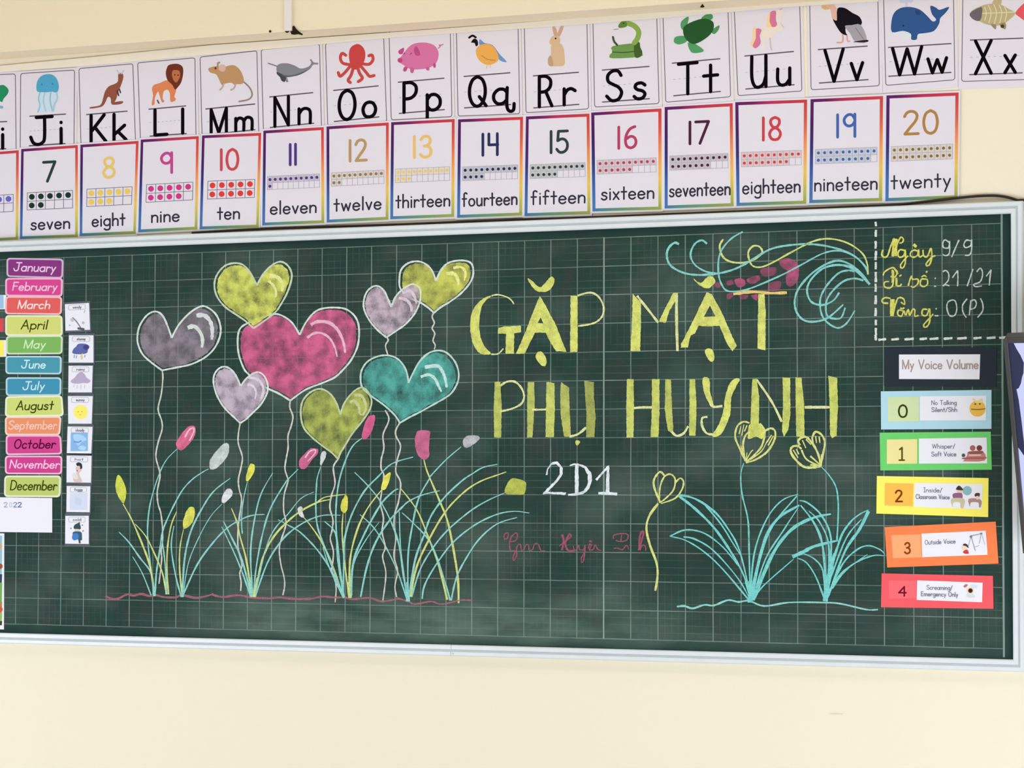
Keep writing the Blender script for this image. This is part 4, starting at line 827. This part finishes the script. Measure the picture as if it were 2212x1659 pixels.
# ================================================================ WEATHER CARDS
WC = [
 ('m', '1040,870 1410,850 1425,1265 1050,1280', 'windy', 'a bent grey twig', [('s2.5', (130, 128, 140), '1160,1080 1210,1130 1260,1200 1300,1260'), ('d4', (196, 192, 204), '1150,1115'), ('s5', (96, 92, 104), '1250,1250 1330,1262'), ('d3', (190, 188, 200), '1325,1160'), ('d2', (190, 188, 200), '1110,1200'), ('s1.5', (170, 168, 180), '1340,1000 1355,960')]),
 ('m', '1105,1365 1480,1365 n 1480,165 1100,165', 'stormy', 'a dark blue storm cloud', [('p', (96, 108, 170), '1150,1625 1175,1570 1210,1540 1240,1500 1300,1490 1380,1500 1425,1540 1400,1590 1385,1640 1300,1660 1180,1655'), ('p', (70, 72, 130), '1330,1530 1370,1510 1422,1545 1380,1590 1330,1570'), ('s1.5', (110, 116, 170), 'n 1185,50 1180,95'), ('s1.5', (110, 116, 170), 'n 1220,60 1215,100'), ('s3', (214, 210, 150), 'n 1310,35 1290,75 1310,80 1298,110'), ('s1.5', (110, 116, 170), 'n 1355,50 1350,85')]),
 ('n', '1100,228 1468,228 1455,640 1095,640', 'rainy', 'a mauve rain cloud', [('p', (186, 172, 200), '1125,465 1190,410 1235,350 1300,320 1350,360 1380,410 1440,460 1400,500 1330,495 1250,508 1160,500'), ('s1.2', (190, 190, 210), '1180,520 1175,560'), ('s1.2', (190, 190, 210), '1230,530 1225,580'), ('s1.2', (190, 190, 210), '1290,525 1285,590'), ('s1.2', (190, 190, 210), '1350,530 1345,575')]),
 ('n', '1090,712 1468,712 1452,1138 1095,1138', 'sunny', 'a round yellow sun', [('d15.6', (250, 238, 112), '1285,960'), ('d1.2', (190, 170, 60), '1245,955'), ('d1.2', (190, 170, 60), '1305,953'), ('s1', (190, 170, 60), '1262,998 1278,1005 1292,997')]),
 ('n', '1085,1195 1465,1200 1445,1612 1072,1608', 'cloudy', 'a pale blue sky', [('p', (140, 184, 232), '1128,1290 1400,1288 1400,1580 1122,1582'), ('p', (172, 212, 246), '1160,1330 1240,1310 1330,1340 1380,1400 1300,1440 1250,1500 1200,1440'), ('s3', (110, 160, 215), '1180,1430 1240,1440 1290,1420'), ('p', (176, 214, 246), '1240,1540 1300,1490 1370,1520 1340,1570')]),
 ('o', '1070,110 1450,115 1440,530 1068,525', 'hot', 'a dark-haired child', [('p', (222, 196, 190), '1205,290 1290,270 1305,330 1260,400 1310,520 1180,520 1170,430 1220,380'), ('p', (62, 54, 68), '1212,235 1250,212 1300,235 1310,300 1280,320 1270,270 1230,270'), ('p', (226, 224, 222), '1165,380 1225,400 1245,470 1190,480 1160,440'), ('d1.3', (120, 80, 70), '1228,345')]),
 ('o', '1070,595 1430,600 1420,1000 1065,995', 'foggy', 'a blank pale grey fog', [('p', (212, 220, 240), '1115,700 1395,700 1390,970 1110,968'), ('p', (204, 212, 236), '1190,760 1300,790 1290,900 1200,880')]),
 ('o', '1048,1070 1405,1070 1405,1505 1045,1500', 'cold', 'a child in a blue coat and dark cap', [('p', (60, 82, 88), '1172,1250 1190,1205 1240,1180 1270,1160 1275,1200 1288,1255 1270,1280 1190,1275'), ('p', (228, 206, 200), '1190,1275 1268,1280 1262,1318 1200,1318'), ('p', (60, 96, 112), '1165,1320 1290,1320 1306,1400 1300,1455 1240,1440 1170,1400'), ('p', (72, 130, 200), '1165,1350 1240,1345 1250,1420 1190,1455 1148,1425'), ('s4', (70, 76, 90), '1262,1450 1270,1490'), ('d1.6', (120, 130, 140), '1130,1262'), ('d1.6', (120, 130, 140), '1312,1212'), ('d1.6', (120, 130, 140), '1322,1305')]),
]
for q, (cr, qd, wn, desc, art) in enumerate(WC):
    Q = Quad(pts(cr + ' ' + qd)); P = Q.ex(.02, .015)
    t = thing('weather_card', base_of(P, YB), f'small white weather card showing {desc}', 'card', 'weather cards beside the months')
    B = Quad(P).ex(.02, .075, .05, .075)
    sheet(t, B, YB - .0014, YB - .0002, MAGNET, 'magnet_backing')
    sheet(t, P, YB - .0024, YB - .0013, PAPER2)
    k = Ink(YB - .0024)
    for n_, (ty, c, s) in enumerate(art):
        P_ = pts(cr + ' ' + s); lay = n_ % 5
        if ty == 'p': k.poly(P_, c, lay, curve=wn != 'foggy' and n_ != 0 or wn not in ('cloudy', 'foggy'))
        elif ty[0] == 's': k.line(P_, float(ty[1:]), c, lay, len(P_) > 2)
        else: k.disc(P_[0][0], P_[0][1], float(ty[1:]), c, lay)
    k.build('weather_picture', t)
    k = Ink(YB - .0024); tb = rrect([Q(.13, .03), Q(.86, .03), Q(.86, .22), Q(.13, .22)], .08, .35, 2); k.line(tb + [tb[0]], .8, (170, 172, 184), 5)
    text(k, wn, Q(.32, .17), Q(.68, .17), 5.4, 1.1, (120, 122, 134), 5); k.build('weather_word', t)

# slips cut by the left edge
for nm, lab, cr, qd, c, grp in (('day_card', 'pale blue card edge left of the March card', 'm', '-900,735 55,720 58,930 -900,940', (158, 196, 228), 'day cards at the far left'),
                           ('day_card', 'red card edge left of the April card', 'm', '-900,1095 60,1090 58,1300 -900,1305', (214, 78, 82), 'day cards at the far left'),
                           ('day_card', 'yellow card edge left of the May card', 'm', '-900,1445 62,1440 n 60,65 -900,75', (250, 238, 100), 'day cards at the far left')):
    Q = Quad(pts(cr + ' ' + qd)); P = Q.ex(.01, .02, .045, .06)
    t = thing(nm, base_of(P, YB), lab, 'card', grp)
    sheet(t, P, YB - .0018, YB - .0004, PAPER2 if 'red' not in lab else MAGNET); k = Ink(YB - .0018); k.poly(Q.q, c, 0); k.build('colour_panel', t)
P = pts('o -900,755 830,780 830,1330 -900,1312')
t = thing('paper_slip', base_of(P, YB), 'white paper slip with 2022 handwritten in blue, under the December card', 'paper'); sheet(t, P, YB - .0012, YB - .0003, PAPER2)
k = Ink(YB - .0012)
for a, b, c in ((60, 118, (150, 160, 200)), (150, 190, (196, 204, 224)), (212, 268, (120, 134, 186)), (282, 342, (78, 90, 160))):
    ch = '0' if a == 150 else '2'; p0, p1 = pts(f'o {a},925 {b},925'); text(k, ch, p0, p1, 10, 1.7, c, 1)
k.build('handwriting', t)
P = pts('p -780,5 50,12 46,1160 -780,1126')
t = thing('picture_poster', base_of(P, YB), 'tall picture poster with a white border at the lower left edge of the board', 'poster'); sheet(t, P, YB - .0016, YB - .0003, PAPER2)
k = Ink(YB - .0016)
for a, b, c in ((40, 500, (150, 192, 206)), (500, 600, (52, 74, 96)), (600, 830, (120, 172, 96)), (830, 960, (168, 132, 96)), (960, 1060, (150, 184, 110)), (1060, 1110, (60, 72, 58))):
    k.poly(pts(f'p -740,{a} 26,{a} 22,{b} -740,{b}'), c, 0)
for x_, y_, r_, c in ((0, 165, 5, (216, 168, 112)), (0, 405, 6, (160, 84, 56)), (0, 920, 6, (204, 92, 60))): k.disc(*pts(f'p {x_},{y_}')[0], r_, c, 1)
k.build('picture', t)

# ================================================================ VOICE LEVEL CARDS
def flat(name, c, rough=.55): return plain(name, c, rough, .3, .03, 20)
P = pts('R 312,188 1842,196 1838,722 312,716')
t = thing('sign_card', base_of(P, YB), 'black sign card with white label reading My Voice Volume', 'sign'); sheet(t, P, YB - .0014, YB - .0003, flat('black_card', (24, 36, 48)))
P = pts('R 515,288 1617,285 1607,625 515,620'); sheet(t, P, YB - .0022, YB - .0013, PAPER2, 'white_label')
k = Ink(YB - .0022); p0, p1 = pts('R 560,482 1590,480'); text(k, 'My Voice Volume', p0, p1, 19, 2.6, (170, 152, 142), 1, gap=.12); k.build('sign_text', t)
VC = [
 (0, 'R', '268,788 1770,768 1770,1297 272,1305', (176, 218, 232), 'light blue', '362,865 785,862 785,1195 362,1200', (208, 224, 174), '800,855 1700,845 1695,1180 800,1185', (495, 640, 1150, 29), (50, 64, 14),
  [('No Talking', 955, 1295, 970), ('Silent/Shh', 955, 1300, 1065)], [('d17.5', (236, 188, 84), '1580,1022'), ('p', (242, 212, 150), '1510,900 1530,880 1560,915 1600,905 1635,885 1650,930 1580,945'), ('s2.4', (150, 110, 60), '1500,1030 1590,1035 1680,1024'), ('d1.8', (90, 70, 40), '1550,960'), ('d1.8', (90, 70, 40), '1612,958')], 'a zipped-mouth yellow face'),
 (1, 'S', '252,92 1760,78 1775,595 262,605', (108, 208, 108), 'green', '350,185 762,180 762,512 350,515', (238, 226, 156), '785,172 1705,158 1712,508 785,512', (510, 590, 465, 28), (90, 84, 10),
  [('Whisper/', 965, 1275, 305), ('Soft Voice', 955, 1290, 412)], [('p', (196, 132, 120), '1395,470 1440,400 1460,350 1650,345 1680,470 1400,482'), ('p', (168, 96, 92), '1400,430 1675,425 1678,445 1395,452'), ('d6', (168, 104, 104), '1515,300'), ('d6', (128, 66, 62), '1605,300'), ('p', (150, 90, 80), '1460,350 1560,345 1650,340 1640,375 1480,380'), ('d4', (80, 96, 96), '1390,400'), ('s3', (228, 196, 190), '1470,398 1620,396')], 'two children at a desk'),
 (2, 'S', '215,680 1730,708 1725,1238 208,1190', (254, 242, 104), 'yellow', '325,775 712,785 700,1090 318,1080', (251, 190, 80), '728,775 1650,790 1640,1130 720,1098', (450, 570, 1040, 27), (128, 60, 10),
  [('Inside/', 850, 1100, 900), ('Classroom Voice', 745, 1200, 992)], [('d10', (140, 186, 190), '1440,880'), ('p', (236, 200, 188), '1300,850 1370,850 1375,910 1310,915'), ('p', (70, 56, 50), '1290,850 1330,810 1385,860 1370,875 1300,868'), ('p', (150, 100, 140), '1250,920 1370,915 1360,1010 1260,990'), ('p', (206, 196, 160), '1225,990 1400,990 1390,1110 1350,1110 1340,1040 1250,1040 1245,1105'), ('p', (90, 66, 60), '1540,940 1560,912 1610,915 1605,960 1560,965'), ('p', (180, 140, 128), '1460,990 1625,1000 1625,1100 1600,1100 1590,1040 1490,1040 1480,1100'), ('d4', (236, 206, 190), '1580,975')], 'children at classroom desks'),
 (3, 'T', '320,180 1828,105 1865,675 355,728', (254, 130, 74), 'orange', '410,290 805,278 825,590 432,603', (254, 170, 116), '818,268 1692,228 1718,555 832,588', (575, 680, 550, 26), (140, 66, 14),
  [('Outside Voice', 868, 1280, 408)], [('s2', (160, 156, 176), '1490,300 1630,270'), ('s1.4', (170, 168, 186), '1490,310 1460,430'), ('s1.4', (130, 128, 146), '1495,310 1550,500'), ('s1.4', (170, 168, 186), '1630,270 1605,400'), ('s1.4', (190, 188, 204), '1635,275 1680,415'), ('d3', (110, 106, 126), '1492,312'), ('d2.4', (110, 106, 126), '1632,270'), ('d6', (244, 212, 190), '1400,455'), ('p', (80, 60, 52), '1380,425 1410,402 1450,425 1460,465 1425,440'), ('p', (206, 70, 74), '1385,510 1440,485 1462,540 1400,538'), ('s1.2', (170, 168, 186), '1550,450 1600,430')], 'a child by a swing'),
 (4, 'T', '280,808 1790,842 1797,1290 270,1268', (242, 90, 98), 'red', '375,905 750,908 745,1150 375,1150', (250, 106, 114), '762,902 1650,935 1642,1200 755,1168', (512, 612, 1115, 20), (110, 18, 40),
  [('Screaming/', 890, 1240, 1030), ('Emergency Only', 815, 1315, 1120)], [('p', (214, 226, 238), '1480,960 1575,965 1570,1010 1500,1005'), ('d7.5', (240, 212, 180), '1480,1040'), ('d5', (74, 44, 28), '1485,1042'), ('p', (214, 220, 222), '1440,1080 1520,1085 1540,1135 1440,1130'), ('p', (190, 110, 110), '1390,985 1420,955 1450,965 1415,1000')], 'a shouting child'),
]
for n_, cr, oq, oc, on, lq, lc, rq, gx, gc, lines_, art, desc in VC:
    P = pts(cr + ' ' + oq); t = thing('voice_level_card', base_of(P, YB), f'{on} card numbered {n_} with {desc}', 'card', 'voice level cards at the right of the blackboard')
    sheet(t, P, YB - .0014, YB - .0003, flat('%s_card' % on.replace(' ', '_'), oc), 'colour_backing')
    P = pts(cr + ' ' + rq); sheet(t, P, YB - .0020, YB - .0013, PAPER2, 'white_panel')
    P = pts(cr + ' ' + lq); sheet(t, P, YB - .0019, YB - .0013, flat('number_panel_paper', lc), 'number_panel')
    k = Ink(YB - .0022); p0, p1 = pts(f'{cr} {gx[0]},{gx[2]} {gx[1]},{gx[2]}')
    if n_ == 1:
        c0 = (p0[0] + p1[0]) / 2; k.line([(c0 - 4, p0[1] - 23), (c0 + 1, p0[1] - 27), (c0 + 1, p0[1])], 3.6, gc, 0); k.line([(c0 - 5, p0[1]), (c0 + 6, p0[1])], 3.4, gc, 0)
    elif n_ == 4:
        k.line([(p1[0] - 4, p0[1]), (p1[0] - 4, p0[1] - 20), (p0[0], p0[1] - 7), (p1[0], p0[1] - 7)], 3.2, gc, 0)
    else: text(k, str(n_), (p0[0] + 2, p0[1] - 2), (p1[0] - 2, p1[1] - 2), gx[3] - 3, 3.8, gc, 0)
    k.build('numeral', t)
    k = Ink(YB - .0022)
    for s, a, b, yb_ in lines_:
        slope = {2: .015, 3: -.045, 4: .02}.get(n_, -.008); p0, p1 = pts(f'{cr} {a},{yb_ - slope * (b - a) / 2} {b},{yb_ + slope * (b - a) / 2}')
        text(k, s, p0, p1, 9.5, 1.25, (112, 106, 130), 0, gap=.12)
    k.build('card_text', t)
    k = Ink(YB - .0022)
    for q, (ty, c, s) in enumerate(art):
        P_ = pts(cr + ' ' + s)
        if ty == 'p': k.poly(P_, c, 1 + q % 5, curve=True)
        elif ty[0] == 's': k.line(P_, float(ty[1:]), c, 1 + q % 5, len(P_) > 2)
        else: k.disc(P_[0][0], P_[0][1], float(ty[1:]), c, 1 + q % 5, 18)
    k.build('card_picture', t)

# ================================================================ CABLE along the top of the frame
CP = smooth([(415, 503), (480, 499), (565, 494.5), (700, 490), (860, 485), (1050, 477), (1160, 473), (1270, 471), (1400, 467), (1500, 462.5), (1600, 457), (1720, 452.5), (1830, 447), (1930, 443), (2010, 434.5), (2080, 426.5), (2125, 423), (2160, 423.5), (2190, 430), (2212, 441), (2238, 470), (2250, 520), (2256, 620), (2262, 740)], False, 12)
rad = .0036; V, Fc = [], []
C3 = []
for x, y in CP:
    p = at(x, y, YW - .0095); top_z, side_x = zt + FW + rad + .001, xr + FW + rad + .001
    if p.x < side_x: p.z = max(p.z, top_z)
    C3.append(p)
for q, p in enumerate(C3):
    d = (C3[min(q + 1, len(C3) - 1)] - C3[max(q - 1, 0)]).normalized(); n1 = Vector((0, 1, 0)); n2 = d.cross(n1).normalized()
    for a in range(8): V.append(p + (n1 * math.cos(a * .7854) + n2 * math.sin(a * .7854)) * rad)
for q in range(len(C3) - 1):
    for a in range(8): Fc.append((q * 8 + a, q * 8 + (a + 1) % 8, q * 8 + 8 + (a + 1) % 8, q * 8 + 8 + a))
ob = mesh_obj('power_cable', V, Fc, CABLE, origin=C3[0]); tag(ob, 'thin black cable lying along the top of the blackboard frame', 'cable')
for p in ob.data.polygons: p.use_smooth = True

# ================================================================ details on the beam
yb_ = YW - BD
v, f = prism([(612.5, -160), (629, -160), (629.5, 66), (613, 66.5)], yb_ - .010, yb_ + .001)
tag(mesh_obj('conduit', v, f, CONDUIT, origin=base_of([(620, 66)], yb_), bevel=.0015), 'white vertical plastic cable conduit on the cream beam', 'conduit')
def lump(name, poly, lab, h):
    P = pts(poly); n = len(P); cx = sum(p[0] for p in P) / n; cy = sum(p[1] for p in P) / n; V = []; Fc = []
    rings = ((1.0, 0.0), (.9, .5), (.6, .9), (.25, 1.0))
    for s, hh in rings:
        for x, y in P: V.append(at(cx + (x - cx) * s, cy + (y - cy) * s, yb_ + .0005 - h * hh - random.uniform(0, .0008)))
    for r_ in range(3):
        for a in range(n): Fc.append((r_ * n + a, r_ * n + (a + 1) % n, (r_ + 1) * n + (a + 1) % n, (r_ + 1) * n + a))
    Fc.append(tuple(range(3 * n, 4 * n)))
    return tag(mesh_obj(name, V, Fc, DARK, origin=base_of(P, yb_)), lab, 'mud')
lump('mud_clump', 'q 755,385 800,385 830,430 865,465 930,510 920,528 860,512 800,520 755,512 740,470 760,430', 'large dark brown mud clump at the foot of the white conduit', .006)
lump('mud_clump', 'q 648,440 680,458 720,440 725,480 690,492 665,480', 'small dark mud clump just left of the large one', .004)
lump('mud_clump', 'q 418,470 436,444 460,466 450,486 428,486', 'tiny dark mud speck furthest left on the beam edge', .003)
lump('mud_clump', 'd 1210,75 1238,38 1262,72 1240,80', 'small dark triangular mud clump on the beam above the turtle card', .003)
k = Ink(YW); k.poly([(1790, 1541), (1800, 1539.5), (1822, 1541), (1820, 1543.5), (1795, 1543.5)], (226, 214, 188), 0)
wall = bpy.data.objects['wall_front']; wall['_w'] = [0, 0, 0]; k.build('scuff_mark', wall)

# ================================================================ TELEVISION tilted down at the right edge
P0 = at(2168, 731, -.42); phi = math.radians(23)
wv = Vector((1, 0, 0)); hv = Vector((0, math.sin(phi), -math.cos(phi))); nv = Vector((0, -math.cos(phi), -math.sin(phi)))
TW, TH = 1.0, .58
tv = thing('television', P0 + wv * TW / 2 + hv * TH / 2, 'dark-framed television with lavender screen at the right edge of the blackboard', 'television')
def tbox(name, u0, u1, v0, v1, d0, d1, mat, bev=0):
    V = [P0 + wv * u + hv * w_ + nv * d for u in (u0, u1) for w_ in (v0, v1) for d in (d0, d1)]
    return mesh_obj(name, V, box(0, 1, 0, 1, 0, 1)[1], mat, tv, bevel=bev)
bz = .011
tbox('casing', 0, TW, 0, TH, -.045, -.004, BEZEL, .004)
tbox('bezel', 0, bz, 0, TH, -.004, .008, BEZEL, .002); tbox('bezel', TW - bz, TW, 0, TH, -.004, .008, BEZEL, .002)
tbox('bezel', bz, TW - bz, 0, bz, -.004, .008, BEZEL, .002); tbox('bezel', bz, TW - bz, TH - bz, TH, -.004, .008, BEZEL, .002)
scr, snt, sb = newmat('lit_screen'); vc = N(snt, 'ShaderNodeVertexColor', layer_name='ink')
snt.links.new(vc.outputs['Color'], sb.inputs['Emission Color']); sb.inputs['Emission Strength'].default_value = 1.0; sb.inputs['Base Color'].default_value = (.01, .01, .02, 1); sb.inputs['Roughness'].default_value = .25
def onscr(x, y, k): return on_plane(x, y, P0 + nv * (-.003 + .0004 + .00004 * k), nv)
k = Ink(proj=onscr); k.v += [P0 + wv * u + hv * w_ - nv * .003 for u, w_ in ((bz, bz), (TW - bz, bz), (TW - bz, TH - bz), (bz, TH - bz))]; k.c += [lin((190, 196, 246)) + (1.,)] * 4; k.f.append((0, 1, 2, 3))
k.poly(pts('R 1930,130 2070,130 2110,210 2165,300 2210,400 2205,540 2185,600 2170,680 2140,745 2110,760 2140,900 2180,1200 2212,1480 2225,1680 2100,1500 1980,640'), (22, 30, 62), 1)
k.build('screen', tv, scr)
for u in (.32, .78):
    v = merge(box(P0.x + u - .03, P0.x + u + .03, -.02, YW - .0006, P0.z - .30, P0.z - .24), box(P0.x + u - .015, P0.x + u + .015, -.25, -.02, P0.z - .285, P0.z - .255))
    mesh_obj('wall_bracket', v[0], v[1], BEZELB, tv)
for o in bpy.data.objects:
    if '_w' in o: del o['_w']
